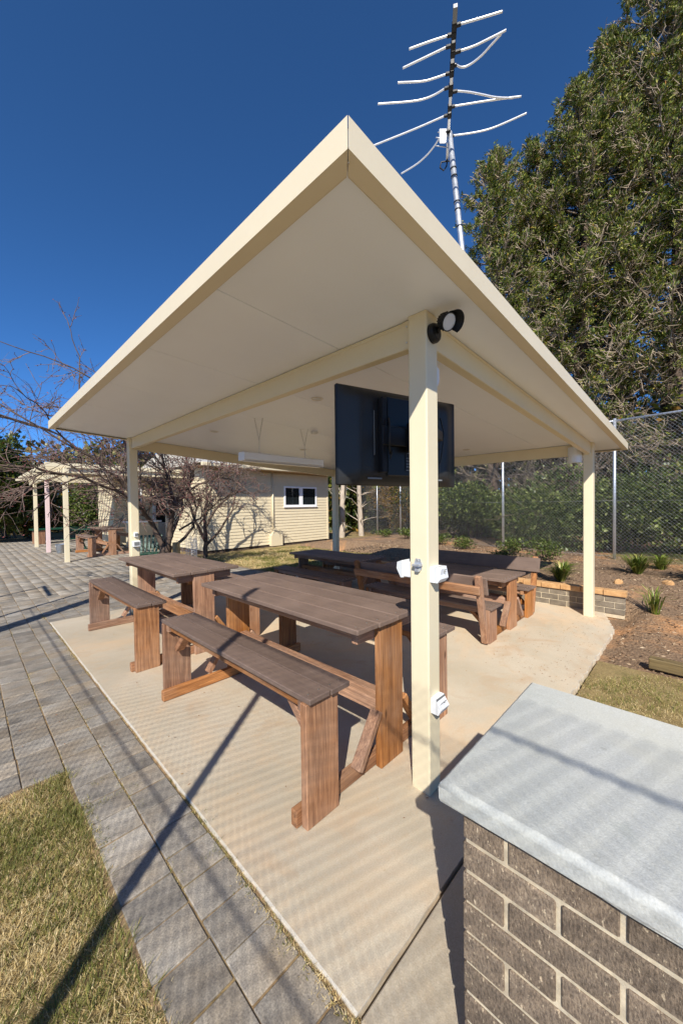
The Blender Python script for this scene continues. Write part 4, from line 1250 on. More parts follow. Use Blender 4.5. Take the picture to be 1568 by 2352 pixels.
trestle('garden_bench', 'green painted trestle bench between the pergola posts', 'bench', 2.98, 17.1, .3, .9, .45, rad(-60), nb=2)
fb_ = thing('park_bench', 'long brown bench with green top under the far hedge', 'bench', (3.7, 21.6, 0), rad(8))
mb = MB(); mb.box((-1.6, -.3, .62), (1.8, .3, .69), .006); mb.build('top', M['green_paint'], fb_)
for x in (-1.45, 1.6):
    mb = MB(); mb.box((x - .05, -.25, 0), (x + .3, .25, .619), .006); mb.build('leg', M['wood_z'], fb_)
bk_ = thing('bucket', 'galvanised bucket standing by the pink pergola post', 'bucket', (2.44, 16.45, -.004))
mb = MB(); mb.lathe((0, 0, 0), (0, 0, 1), [(0, .12), (.02, .125), (.30, .165), (.30, .17), (.315, .17), (.315, .158), (.05, .12)], 22); mb.build('body', M['bucket'], bk_)
mb = MB(); mb.tube([(.168 * math.cos(a), .168 * math.sin(a) * .35 - .16 * abs(math.sin(a)), .29 - .1 * abs(math.sin(a))) for a in [math.pi * k / 10 for k in range(11)]], .005, sides=6); mb.build('handle', M['galv'], bk_)
# green chair at the bare tree
gc = thing('garden_chair', 'dark green moulded chair beside the bare tree trunk', 'chair', (3.3, 10.1, 0), rad(-30))
mb = MB(); mb.box((-.24, -.24, .40), (.24, .24, .43), .01); mb.build('seat', M['green_paint'], gc)
for k in range(6):
    x = -.22 + k * .088; mb = MB(); mb.beam((x, .23, .42), (x * 1.08, .36, .86), .06, .012, .003, up=(0, 1, 0)); mb.build('back_slat', M['green_paint'], gc)
for sx in (-1, 1):
    for sy in (-1, 1):
        mb = MB(); mb.beam((sx * .25, sy * .25, 0), (sx * .22, sy * .22, .4), .05, .04, .004, up=(0, 1, 0)); mb.build('leg', M['green_paint'], gc)

# ================================================================== PLANTS
def quads_mesh(C, U, Wd, mats, midx=None, fold=0., shape='leaf'):
    """C centres/bases (n,3); U length vectors; Wd width vectors -> kite shaped leaves"""
    n = len(C)
    if shape == 'leaf':
        V = np.stack([C, C + U * .45 + Wd, C + U, C + U * .45 - Wd], 1)
    else:
        V = np.stack([C - Wd, C + Wd, C + U + Wd * .25, C + U - Wd * .25], 1)
    F = np.arange(n * 4).reshape(n, 4)
    return np_mesh('leaves', V, F, mats, midx)
def unit(v): return v / (np.linalg.norm(v, axis=1, keepdims=True) + 1e-9)
def perp(U, rnd=None):
    r_ = R.normal(size=U.shape) if rnd is None else rnd
    return unit(np.cross(U, r_))

def tubes_np(segs, mat, name, parent, sides=4):
    """segs: list of (P (k,3) array, r0, r1)"""
    V = []; F = []; o0 = 0
    ang = np.arange(sides) * 2 * math.pi / sides; ca_, sa_ = np.cos(ang), np.sin(ang)
    for P, r0, r1 in segs:
        k = len(P); T = np.gradient(P, axis=0); T = T / (np.linalg.norm(T, axis=1, keepdims=True) + 1e-9)
        ref = np.array([0, 0, 1.]) if abs(T[0, 2]) < .9 else np.array([1., 0, 0])
        n1 = np.cross(T, ref); n1 /= (np.linalg.norm(n1, axis=1, keepdims=True) + 1e-9); n2 = np.cross(T, n1)
        rr_ = np.linspace(r0, r1, k)[:, None, None]
        ring = P[:, None, :] + rr_ * (n1[:, None, :] * ca_[None, :, None] + n2[:, None, :] * sa_[None, :, None])
        V.append(ring.reshape(-1, 3))
        i = np.arange(k - 1)[:, None] * sides; a = np.arange(sides)[None]; b = (np.arange(sides) + 1) % sides
        F.append((np.stack([i + a, i + b[None], i + sides + b[None], i + sides + a], -1) + o0).reshape(-1, 4)); o0 += k * sides
    o = link(name, np_mesh(name, np.concatenate(V), np.concatenate(F), mat, smooth=True), parent)
    if name in ('twigs', 'limbs', 'branches', 'stems'): o['kind'] = 'stuff'
    return o

def bend(p, d, L, n, droop=0., wob=.15):
    """a wandering branch polyline"""
    P = [np.array(p, float)]; d = np.array(d, float); d /= np.linalg.norm(d)
    for i in range(n):
        d = d + R.normal(0, wob, 3) + np.array([0, 0, -droop / n]); d /= np.linalg.norm(d)
        P.append(P[-1] + d * L / n)
    return np.array(P)

def conifer(name, label, base, height, rfun, nbr, tuft_n, mats, group, zmin=1.2, leaf=.17, seed=1):
    global R
    R = np.random.default_rng(seed)
    leaf = leaf * .52
    root = thing(name, label, 'tree', base, R.uniform(0, 6), group)
    root.rotation_euler = (0, 0, 0)
    zs = np.linspace(0, height, 14); tr = np.stack([.25 * np.sin(zs * .35), .2 * np.cos(zs * .3) - .2, zs], 1)
    tubes_np([(tr, height * .016 + .05, .02)], M['bark'], 'trunk', root, 9)
    limbs = []; twigs = []; C = []; D = []
    for i in range(nbr):
        t_ = (i + R.random()) / nbr
        z = zmin + (height - zmin) * t_ ** .92
        az_ = i * 2.399 + R.normal(0, .35)
        L = max(.25, rfun(z / height) * R.uniform(.72, 1.08))
        rise = .15 + .75 * (z / height)
        d = np.array([math.cos(az_), math.sin(az_), rise * R.uniform(.6, 1.2)])
        p0 = np.array([np.interp(z, zs, tr[:, 0]), np.interp(z, zs, tr[:, 1]), z])
        P = bend(p0, d, L * 1.1, 7, -.12, .10)
        limbs.append((P, .012 + .012 * L, .006))
        nsub = int(6 + L * 5)
        for j in range(nsub):
            s = .22 + .78 * (j + R.random()) / nsub
            k = s * 7; a = int(min(6, k)); q = P[a] + (P[a + 1] - P[a]) * (k - a)
            dd = unit((P[a + 1] - P[a])[None])[0] * .6 + R.normal(0, .62, 3) + np.array([0, 0, .12])
            l2 = (.35 + .32 * L * (1 - s * .6)) * R.uniform(.6, 1.15) * .62
            Q = bend(q, dd, l2, 4, -.15, .22)
            twigs.append((Q, .015, .007))
            for _ in range(2): twigs.append((bend(Q[R.integers(1, 4)], R.normal(0, 1, 3) + dd, l2 * .6, 3, -.1, .3), .009, .005))
            nt_ = int(tuft_n * (.32 + l2) * .6 * (.35 + .65 * min(1., max(0., (z - 3) / 6.5))) * (.3 + 1.2 * R.random()) * (R.random() > .22))
            ss = R.uniform(.3, 1.0, nt_) * 4
            aa = np.minimum(3, ss.astype(int)); pp_ = Q[aa] + (Q[aa + 1] - Q[aa]) * (ss - aa)[:, None]
            C.append(pp_ + R.normal(0, .05, pp_.shape)); D.append((Q[aa + 1] - Q[aa]) * 3 + R.normal(0, .12, pp_.shape) + np.array([0, 0, .09]))
    tubes_np(limbs, M['deadtwig'], 'limbs', root, 5); tubes_np(twigs, M['twig'], 'twigs', root, 3)
    C = np.concatenate(C); D = unit(np.concatenate(D))
    # each tuft: five narrow sprays
    k = 13
    C5 = np.repeat(C, k, 0) + R.normal(0, .034, (len(C) * k, 3)); D5 = unit(np.repeat(D, k, 0) + R.normal(0, .36, (len(C) * k, 3)))
    Ls = leaf * R.uniform(.6, 1.25, (len(C5), 1)); Wd = perp(D5) * Ls * .16
    me = quads_mesh(C5, D5 * Ls, Wd, mats, (R.random(len(C5)) < .16).astype(np.int32))
    link('crown', me, root)
    return root

GC = 'conifers behind the fence'
conifer('conifer', 'tallest dark green conifer at the right edge of the picture', (17.3, .9, .2), 21.5, lambda t_: 5.6 * (1 - t_) ** .62 * min(1, .55 + t_ * 2.2), 190, 15, [M['conifer'], M['conifer2']], GC, 2.6, .21, 11)
conifer('conifer', 'middle conifer of the row, its tip right of the antenna', (15.4, 3.3, .2), 15.6, lambda t_: 4.1 * (1 - t_) ** .55 * min(1, .6 + t_ * 2), 170, 15, [M['conifer'], M['conifer2']], GC, 2.2, .19, 12)
conifer('conifer', 'lowest conifer of the row, just right of the antenna mast', (13.6, 5.6, .2), 13.4, lambda t_: 3.3 * (1 - t_) ** .5 * min(1, .6 + t_ * 2), 150, 15, [M['conifer'], M['conifer2']], GC, 2.0, .18, 13)

conifer('conifer', 'conifer of the row filling the gap left of the middle tip', (15.2, 4.75, .2), 14.3, lambda t_: 3.6 * (1 - t_) ** .5 * min(1, .6 + t_ * 2), 150, 15, [M['conifer'], M['conifer2']], GC, 2.4, .18, 14)
conifer('conifer', 'conifer of the row filling the gap right of the middle tip', (17.0, 2.4, .2), 18.3, lambda t_: 4.2 * (1 - t_) ** .52 * min(1, .6 + t_ * 2), 160, 15, [M['conifer'], M['conifer2']], GC, 3.0, .2, 15)

def shrub(name, label, base, rx, ry, h, n, mat, group, leaf=.06, stems=12, cat='shrub', lift=.0, seed=1, mat2=None, mixf=.0, aspect=.3):
    global R
    R = np.random.default_rng(seed)
    root = thing(name, label, cat, base, 0, group)
    segs = []
    lobes = []
    for i in range(9):
        a = R.uniform(0, 6.283); q = R.uniform(.15, .62); lobes.append((math.cos(a) * rx * q, math.sin(a) * ry * q, h * R.uniform(.35 + lift, .74), R.uniform(.30, .48)))
    for i in range(stems):
        l_ = lobes[i % 9]; P = np.array([(l_[0] * .2, l_[1] * .2, -.1), (l_[0] * .5 + R.normal(0, .05), l_[1] * .5, l_[2] * .4), (l_[0] + R.normal(0, .15), l_[1] + R.normal(0, .15), l_[2])])
        segs.append((P, .022 * h ** .5, .008))
    tubes_np(segs, M['bark'], 'stems', root, 5)
    li = R.integers(0, 9, n); Lb = np.array(lobes)[li]
    dv = unit(R.normal(size=(n, 3))); dist = R.uniform(.45, 1.06, (n, 1)) ** .5
    sc = np.stack([Lb[:, 3] * rx * 1.25, Lb[:, 3] * ry * 1.25, Lb[:, 3] * h * .75], 1)
    lump = 1 + .22 * np.sin(dv[:, :1] * 7 + li[:, None]) * np.sin(dv[:, 2:] * 6 + li[:, None] * 2)
    C = Lb[:, :3] + dv * dist * sc * lump
    C[:, 2] = np.abs(C[:, 2] - .03) + .03
    U = unit(dv + R.normal(0, .75, (n, 3))); Ls = leaf * R.uniform(.6, 1.3, (n, 1))
    me = quads_mesh(C, U * Ls, perp(U) * Ls * aspect, [M[mat], M[mat2 or mat]], (R.random(n) < mixf).astype(np.int32))
    link('foliage', me, root); return root

def twiggy(name, label, base, h, spread, nst, group, mat='twig', seed=1, cat='bare bush', r0=.02, sub=10):
    global R
    R = np.random.default_rng(seed)
    root = thing(name, label, cat, base, 0, group); A = []; B = []
    for i in range(nst):
        az_ = R.uniform(0, 6.283); d = np.array([math.cos(az_) * spread, math.sin(az_) * spread, 1.])
        P = bend((R.normal(0, .25), R.normal(0, .25), -.1), d, h * R.uniform(.7, 1.1), 7, .25, .13); A.append((P, r0, .005))
        for j in range(sub):
            k = R.uniform(1.5, 6.9); a = int(k); q = P[a] + (P[a + 1] - P[a]) * (k - a)
            Q = bend(q, (P[a + 1] - P[a]) * 2 + R.normal(0, .35, 3), h * R.uniform(.12, .34), 5, .2, .22); B.append((Q, .0075, .003))
            if R.random() < .8:
                k2 = R.uniform(1, 4.9); a2 = int(k2); B.append((bend(Q[a2], (Q[min(a2 + 1, 5)] - Q[a2]) * 2 + R.normal(0, .25, 3), h * R.uniform(.05, .16), 3, .1, .25), .005, .0025))
    tubes_np(A, M[mat], 'stems', root, 5); tubes_np(B, M[mat], 'twigs', root, 3); return root

# hedge line behind the chain-link fence
GH = 'leafy shrubs behind the fence'
hl = [('leafy green shrub behind the fence at the right picture edge', (11.2, -.4), 1.6, 2.0, 2.1, 'shrub'),
      ('leafy green shrub behind the fence just right of the far right post', (11.3, 1.7), 1.5, 1.6, 1.9, 'shrub'),
      ('broad leafy shrub behind the fence left of the far right post', (11.7, 3.7), 1.6, 1.7, 2.0, 'shrub'),
      ('leafy shrub behind the fence, seen right of the front post', (12.5, 5.6), 1.6, 1.5, 1.9, 'shrub'),
      ('olive leafy shrub behind the fence, seen under the television', (14.0, 8.6), 1.5, 1.4, 2.4, 'hedge'),
      ('bronze leafy shrub behind the fence near the house corner', (16.4, 12.0), 1.5, 1.4, 2.6, 'autumn')]
for i, (lab, (x, y), rx, ry, h, m_) in enumerate(hl):
    shrub('shrub', lab, (x, y, .2), rx * 1.05, ry * 1.05, h * 1.12, 17000, m_, GH, .085, 12, seed=30 + i, mat2='autumn' if m_ == 'hedge' else None, mixf=.3)
GT = 'bare twiggy bushes behind the fence'
for i, (lab, (x, y), h) in enumerate((('tall grey bare bush behind the fence at the right picture edge', (12.3, -.6), 3.6), ('grey bare bush behind the fence beside the far right post', (12.6, 1.6), 3.7),
        ('tangled bare bush behind the fence under the roof corner', (12.9, 3.4), 3.9), ('tangled bare bush behind the fence between fence posts', (13.6, 5.4), 3.8), ('bare bush behind the fence next to the television', (14.6, 7.6), 3.6), ('pale bare bush beyond the house corner', (15.6, 10.2), 3.2))):
    twiggy('bare_bush', lab, (x, y, .2), h, .6, 19, GT, 'deadtwig', 50 + i, sub=12)
# dark wooded bank far behind, which closes the view
R = np.random.default_rng(77)
bank = []
n = 60000
xx = 18.2 + R.normal(0, .9, n); yy = R.uniform(-14, 22, n); zt_ = 4.3 + 1.2 * vnoise(xx, yy, .5) 
zz = R.uniform(0, 1, n) * zt_
C = np.stack([xx, yy, zz], 1); U = unit(R.normal(size=(n, 3))); Ls = .32 * R.uniform(.6, 1.3, (n, 1))
wd_ = link('far_thicket', quads_mesh(C, U * Ls, perp(U) * Ls * .3, [M['hedge'], M['conifer2'], M['autumn']], R.choice(3, n, p=[.86, .06, .08])))
tag(wd_, 'dark wooded thicket beyond the fence and hedge', 'thicket', kind='stuff')
n = 42000
xx = R.uniform(-22, 24, n); yy = R.uniform(31, 42, n); zt_ = 4.6 + 4.2 * vnoise(xx, yy, .22, 4)
C = np.stack([xx, yy, R.uniform(0, 1, n) * zt_], 1); U = unit(R.normal(size=(n, 3))); Ls = .42 * R.uniform(.6, 1.3, (n, 1))
wd_ = link('far_wood', quads_mesh(C, U * Ls, perp(U) * Ls * .3, [M['hedge'], M['conifer2'], M['autumn']], R.choice(3, n, p=[.5, .25, .25])))
tag(wd_, 'mixed wood far behind the paved court', 'wood', kind='stuff')
# pale tree trunks by the house corner
for i, (x, y, lab) in enumerate(((13.6, 13.2, 'pale slim tree trunk right beside the house corner'), (14.9, 13.0, 'pale leaning tree trunk beyond the fence by the house'))):
    R = np.random.default_rng(90 + i)
    r_ = thing('tree', lab, 'tree', (x, y, 0), 0, 'pale trees by the house')
    P = bend((0, 0, -.1), (R.normal(0, .05), R.normal(0, .05), 1), 6.5, 9, 0, .05); tubes_np([(P, .16, .05)], M['gum'], 'trunk', r_, 8)
    tubes_np([(bend(P[R.integers(1, 8)], (R.normal(), R.normal(), .8), R.uniform(.8, 2.2), 6, .3, .2), .03, .005) for _ in range(26)], M['gum'], 'branches', r_, 4)
# bushes on the left
GL = 'bushes behind the pergola'
shrub('bush', 'large dark glossy bush at the left picture edge', (-.2, 23.6, 0), 3.0, 2.2, 5.4, 30000, 'hedge', GL, .16, 12, seed=101, cat='bush')
shrub('bush', 'bronze-topped bush rising behind the dark bush at the left edge', (-1.6, 27.2, 0), 3.8, 2.2, 8.2, 24000, 'autumn', GL, .18, 12, seed=102, lift=.15, cat='bush', mat2='hedge', mixf=.5)
shrub('bush', 'dark bush seen between the pergola posts', (4.9, 23.2, 0), 1.5, 1.3, 3.3, 15000, 'shrub', GL, .12, 12, seed=103, cat='bush')
shrub('bush', 'bronze bush seen behind the pink pergola post', (2.6, 26.0, 0), 2.0, 1.6, 3.4, 12000, 'autumn', GL, .15, 12, seed=104, cat='bush', mat2='hedge', mixf=.6)
for i, (x, y, h, lab) in enumerate(((-1.4, 26.5, 9.0, 'tall bare sapling cluster at the left picture edge'), (1.8, 28.5, 8.0, 'bare tree behind the pergola'), (6.0, 29.0, 8.5, 'bare tree above the house wing'))):
    twiggy('bare_tree', lab, (x, y, 0), h, .32, 9, 'bare trees behind the pergola', 'redtwig', 120 + i, 'tree', .06, 26)

# ---- the bare plum tree in front of the house
R = np.random.default_rng(5)
plum = thing('plum_tree', 'bare spreading plum tree with reddish buds beside the far left post', 'tree', (3.49, 9.42, 0))
trk = []; lm = []; tw = []; buds = []
P0 = np.array([(0, 0, -.1), (-.04, .02, .35), (.0, .02, .62)]); trk.append((P0, .15, .13))
mains = [
    [(0, 0, .55), (.10, .0, 1.0), (.14, .02, 1.35), (.24, -.02, 1.65), (.44, -.1, 1.95), (.62, -.15, 2.3), (.72, -.1, 2.9)],
    [(0, .02, .5), (-.18, .06, .9), (-.30, .05, 1.2), (-.62, -.1, 1.7), (-1.05, -.2, 2.2), (-1.6, -.4, 2.65), (-2.3, -.5, 3.1)],
    [(.24, 0, 1.62), (.12, -.05, 1.95), (-.02, -.15, 2.35), (-.2, -.3, 2.9), (-.45, -.35, 3.5)],
    [(.0, .0, .5), (.32, -.1, .75), (.62, -.15, 1.1), (.72, -.1, 1.55), (.6, -.1, 1.95), (.5, -.15, 2.2)],
    [(.14, .0, 1.3), (-.1, .2, 1.7), (-.4, .5, 2.2), (-.9, .7, 2.8), (-1.3, .8, 3.6)],
    [(-.30, .05, 1.2), (-.7, -.5, 1.55), (-1.2, -.9, 1.9), (-1.9, -1.2, 2.15), (-2.6, -1.3, 2.3)],
    [(.44, -.1, 1.95), (.8, -.3, 2.2), (1.15, -.5, 2.35), (1.5, -.6, 2.3)],
    [(0, 0, .5), (.3, .4, .9), (.7, .8, 1.5), (.9, 1.1, 2.2), (1.0, 1.2, 2.9)], [(.3, .0, 1.0), (.75, -.2, 1.3), (1.25, -.3, 1.75), (1.8, -.35, 2.0)]]
def dens(pts, m=4):
    pts = np.array(pts, float); q = []
    for a, b in zip(pts[:-1], pts[1:]):
        for k in range(m): q.append(a + (b - a) * k / m + R.normal(0, .012, 3))
    q.append(pts[-1]); return np.array(q)
def twigs_on(P, depth, L, n, up_b):
    for _ in range(n):
        k = R.uniform(.25, .99) * (len(P) - 1); a = int(k); q = P[a] + (P[min(a + 1, len(P) - 1)] - P[a]) * (k - a)
        d = unit((P[min(a + 1, len(P) - 1)] - P[a])[None])[0] * .9 + R.normal(0, .55, 3) + np.array([-.12, 0, up_b])
        Lq = L * R.uniform(.5, 1.2); Q = bend(q, d, Lq, 6, .18, .17)
        if depth == 0: lm.append((Q, .016, .006)); twigs_on(Q, 1, L * .6, 6, .2)
        elif depth == 1: tw.append((Q, .0085, .0045)); twigs_on(Q, 2, L * .55, 5, .1)
        else: tw.append((Q, .006, .0038))
        if depth >= 1:
            for s in range(depth): buds.append(Q[R.integers(2, 7)] + R.normal(0, .006, 3))
for i, m_ in enumerate(mains):
    P = dens(m_); lm.append((P, (.085, .075, .045, .045, .05, .045, .03, .05, .03)[i], .016))
    twigs_on(P, 0, 1.25 if i in (1, 2, 4, 5) else .8, 10 if i in (1, 2, 4, 5, 0) else 9, .25)
# long shoots to the left
for pts in ([(-1.6, -.4, 2.65), (-2.6, -.2, 3.3), (-3.4, .2, 3.9), (-4.0, .6, 4.4)], [(-.45, -.35, 3.5), (-1.2, -.3, 4.2), (-2.0, .0, 4.6), (-3.0, .4, 4.9)], [(-1.3, .8, 3.6), (-1.5, 1.0, 4.4), (-1.45, 1.2, 5.2), (-1.65, 1.3, 6.0)],
            [(-2.3, -.5, 3.1), (-3.2, -.6, 3.3), (-4.2, -.3, 3.55), (-5.2, .2, 3.9)], [(-2.6, -1.3, 2.3), (-3.3, -1.0, 2.35), (-4.2, -.6, 2.6)]):
    P = dens(pts); lm.append((P, .022, .007)); twigs_on(P, 1, .55, 7, .3)
tubes_np(trk, M['bark'], 'trunk', plum, 10); tubes_np(lm, M['bark'], 'limbs', plum, 6); tubes_np(tw, M['redtwig'], 'twigs', plum, 3)
C = np.array(buds); U = unit(R.normal(size=C.shape)) * .035
link('buds', quads_mesh(C, U, perp(U) * .011, [M['bud']]), plum)['kind'] = 'stuff'
R = np.random.default_rng(8)
wallt = thing('wall_tree', 'small bare tree with arching stems close to the house wall', 'tree', (5.35, 11.25, 0))
trk = []; lm = []; tw = []; buds = []
mains2 = [[(0, 0, -.1), (.02, 0, .6), (.0, .02, 1.2), (.12, .05, 1.9), (.1, 0, 2.6), (.2, .1, 3.3)], [(.0, 0, .5), (-.3, -.05, 1.1), (-.5, 0, 1.8), (-.45, .1, 2.6), (-.3, .1, 3.3)],
          [(.0, 0, .9), (.35, -.05, 1.5), (.75, -.1, 1.9), (1.2, -.1, 2.1), (1.6, 0, 2.0)], [(.12, .05, 1.9), (.5, .1, 2.5), (1.0, .15, 2.8), (1.5, .1, 2.75)], [(0, 0, .3), (.5, .0, .8), (.95, -.05, 1.5), (1.1, -.1, 2.2), (1.0, -.1, 2.9)],
          [(-.5, 0, 1.8), (-.9, .1, 2.3), (-1.2, .1, 2.9)]]
for i, m_ in enumerate(mains2):
    P = dens(m_); lm.append((P, (.075, .05, .045, .035, .045, .03)[i], .012)); twigs_on(P, 0, .7, 3, .2)
tubes_np(lm, M['bark'], 'limbs', wallt, 6); tubes_np(tw, M['redtwig'], 'twigs', wallt, 3)
# wire guard and log at its foot
wgd = thing('wire_tree_guard', 'white wire netting guard beside the bare tree', 'wire guard', (4.05, 9.75, 0))
mb = MB()
for k in range(17):
    a = math.pi * 1.1 * k / 16 - 2.4; mb.tube([(.33 * math.cos(a), .25 * math.sin(a), 0), (.34 * math.cos(a), .25 * math.sin(a), .75 + .05 * math.sin(k))], .004, sides=4)
for j in range(9):
    z = .03 + j * .088; mb.tube([(.335 * math.cos(a), .25 * math.sin(a), z + .015 * math.sin(a * 4)) for a in [math.pi * 1.1 * k / 16 - 2.4 for k in range(17)]], .004, sides=4)
mb.build('netting', M['window_white'], wgd)
lg = MB(); lg.lathe((0, 0, -.02), (0, 0, 1), [(0, .09), (.02, .092), (.74, .085), (.75, .08)], 14); o = lg.build('cut_log', M['stump']); o.location = (3.62, 9.15, 0); tag(o, 'pale cut log standing upright at the foot of the bare tree', 'log')

# ---- garden-bed plants
def tuftplant(name, label, x, y, n, h, spread, seed, group='strappy plants in the mulch bed', mat='tuft', wdt=.010):
    global R
    R = np.random.default_rng(seed)
    z = float(terrain(x, y)) if x > 4.3 else 0
    root = thing(name, label, 'plant', (x, y, z), 0, group)
    a = R.uniform(0, 6.283, n); k = R.uniform(.15, 1, n) * spread; hh = h * R.uniform(.55, 1.1, n)
    d1 = np.stack([np.cos(a) * k * .45, np.sin(a) * k * .45, np.ones(n) * .62], 1) * hh[:, None]
    d2 = np.stack([np.cos(a) * k * .8, np.sin(a) * k * .8, .28 - .35 * k], 1) * hh[:, None]
    b = np.stack([np.cos(a) * .05 * R.random(n), np.sin(a) * .05 * R.random(n), np.zeros(n) - .02], 1)
    sd = np.stack([-np.sin(a), np.cos(a), np.zeros(n)], 1) * wdt * R.uniform(.6, 1.2, (n, 1))
    V = np.stack([b - sd, b + sd, b + d1 + sd * .9, b + d1 - sd * .9, b + d1 + d2 + sd * .15, b + d1 + d2 - sd * .15], 1)
    F = np.stack([np.array([[0, 1, 2, 3], [3, 2, 4, 5]]) + 6 * i for i in range(n)]).reshape(-1, 4)
    link('leaves', np_mesh('leaves', V, F, M[mat]), root); return root
tp_list = [(7.05, 1.68, 150, .42, 1.0, 'bushy green tuft plant left of the far right post'), (7.6, 1.75, 90, .36, .9, 'smaller tuft plant behind the wall shadow'), (8.35, .78, 170, .5, 1.0, 'grassy tuft plant right of the far right post'),
           (8.3, -.12, 260, .62, 1.1, 'large grassy tuft plant in front of the fence at right'), (6.45, .42, 42, .46, .6, 'upright iris-like plant at the end of the retaining wall'), (7.6, -.42, 70, .36, .8, 'small strappy plant below the large tuft at right'),
           (7.3, -.82, 70, .42, .7, 'strappy plant at the right picture edge'), (9.0, .5, 120, .4, 1.0, 'pale tuft plant against the fence beside the right-hand fence post')]
for i, (x, y, n, h, sp_, lab) in enumerate(tp_list): tuftplant('tuft_plant', lab, x, y, n, h, sp_, 200 + i)
GB = 'small shrubs in the mulch bed'
for i, (x, y, h, lab) in enumerate(((9.2, 3.2, .42, 'low shrub in the bed left of the fence post'), (9.0, 2.45, .5, 'low green shrub in the bed behind the bench back'), (9.6, 4.6, .36, 'low shrub in the bed right of the front post'),
        (10.0, 5.6, .34, 'low shrub in the bed left of the front post'), (10.9, 7.4, .36, 'small shrub in the bed under the television'), (11.2, 8.6, .3, 'small shrub in the bed near the far fence post'), (8.2, 3.0, .3, 'dark small shrub at the edge of the roof shadow'))):
    shrub('small_shrub', lab, (x, y, float(terrain(x, y))), .38, .38, h, 900, 'shrub', GB, .045, 6, seed=230 + i)
# rocks in the bed
for i, (x, y) in enumerate(((7.5, .95), (7.9, .35))):
    R = np.random.default_rng(260 + i)
    mb = MB(); vs = []
    for a in range(10):
        for k, (zz, rr_) in enumerate(((-.04, 1.0), (.03, .95), (.06, .55))): vs.append((math.cos(a * .628) * .085 * rr_ * R.uniform(.8, 1.15), math.sin(a * .628) * .055 * rr_ * R.uniform(.8, 1.15), zz + R.normal(0, .006)))
    fs = [[a * 3 + k, ((a + 1) % 10) * 3 + k, ((a + 1) % 10) * 3 + k + 1, a * 3 + k + 1] for a in range(10) for k in range(2)] + [[a * 3 + 2 for a in range(10)]]
    mb.add(vs, fs); o = mb.build('rock', M['cap']); o.location = (x, y, float(terrain(x, y))); o.rotation_euler = (0, 0, R.uniform(0, 3))
    tag(o, ('flat sandy rock in the mulch just right of the far right post', 'flat sandy rock in the mulch before the large tuft', 'flat sandy rock in the mulch behind the far right post', 'flat sandy rock in the mulch above the wall capping', 'small sandy rock in the bed right of the front post', 'small sandy rock in the bed left of the front post')[i], 'rock', 'rocks in the mulch bed')

# ---- mulch chips
R = np.random.default_rng(300)
n = 26000
x = R.uniform(4.35, 10.5, n); y = R.uniform(-3, 7.5, n)
ok = ~((x < 6.5) & (y > .66)) & ~((x < 5.3) & (y > -.1) & (vnoise(x, y, 1.2) > .5))
x, y = x[ok], y[ok]; n = len(x)
C = np.stack([x, y, terrain(x, y) + .004], 1); a = R.uniform(0, 6.283, n)
Ls = R.uniform(.015, .06, (n, 1)); U = np.stack([np.cos(a), np.sin(a), R.normal(0, .25, n)], 1) * Ls
o = link('mulch_chips', quads_mesh(C, U, perp(U) * R.uniform(.003, .011, (n, 1)), M['chip'])); tag(o, 'bark chips covering the garden bed', 'mulch', kind='stuff')

# ---- lawns
def lawn(name, label, sampler, n, seed, hgt=.035, green=.4, wdt=.0016, soil=None):
    global R
    R = np.random.default_rng(seed)
    x, y, z = sampler(n); n = len(x)
    a = R.uniform(0, 6.283, n); lean = R.uniform(.3, 1.5, n); h = hgt * R.uniform(.5, 1.3, n)
    gp = vnoise(x, y, 2.2, 3) * .6 + vnoise(x, y, 9, 5) * .4
    h = h * (.7 + .6 * vnoise(x, y, 6, 8))
    C = np.stack([x, y, z], 1); U = np.stack([np.cos(a) * lean, np.sin(a) * lean, np.ones(n)], 1) * h[:, None]
    U[:, 2] = np.minimum(U[:, 2], h)
    sd = np.stack([-np.sin(a), np.cos(a), np.zeros(n)], 1) * wdt * R.uniform(.6, 1.4, (n, 1))
    isg = (R.random(n) < np.clip(green + (gp - .5) * 1.6, .05, .95)).astype(np.int32)
    # dry blades lie flatter
    U[:, 2] *= np.where(isg == 1, 1.0, .6)
    o = link(name, quads_mesh(C, U, sd, [M['straw'], M['grass']], isg, shape='blade')); return tag(o, label, 'grass', kind='stuff')
def s_left(n):
    x = R.uniform(-1.6, .42, n); y = R.uniform(.2, 2.86, n)
    edge = .402 + .05 * (vnoise(x * 0, y, 38, 3) - .5) + .05 * (vnoise(x * 0, y, 4) - .5) + .02 * (vnoise(x * 0, y, 15) - .5)
    ed2 = 2.755 + .05 * (vnoise(x, y * 0, 5) - .5)
    ok = (x < edge) & (y < ed2) & (y > .35 - .9 * (x - .4) * .2)
    x, y = x[ok], y[ok]; return x, y, np.full(len(x), -.03) + .012 * vnoise(x, y, 4)
mb = MB(); mb.box((-16, -6, -.07), (.388, 2.742, -.018), .002); tag(mb.build('lawn_soil', M['lawn']), kind='structure')
lawn('lawn_grass', 'patchy dry and green lawn grass at the lower left', s_left, 170000, 310, .034, .32, .0018)
def s_right(n):
    x = R.uniform(2.2, 4.62, n); y = R.uniform(-2.6, .80, n)
    e = .735 - .02 * vnoise(x, y * 0, 6)
    ok = (y < e) & (x < 4.25 + .5 * (1 - smooth01(y, -.1, .7)) + .35 * (vnoise(x * 0, y, 3) - .5)) & (x < 4.47 + 9 * (y > .3))
    x, y = x[ok], y[ok]; return x, y, np.full(len(x), -.03)
mb = MB(); mb.box((2.30, -6, -.07), (4.47, .73, -.02), .002); tag(mb.build('lawn_soil', M['lawn']), kind='structure')
lawn('lawn_grass', 'short dry lawn grass behind the pier coping', s_right, 80000, 311, .03, .24, .0022)
mb = MB(); mb.box((5.2, 6.53, -.08), (10.2, 12.1, -.034), .002); tag(mb.build('lawn_soil', M['lawn']), kind='structure')
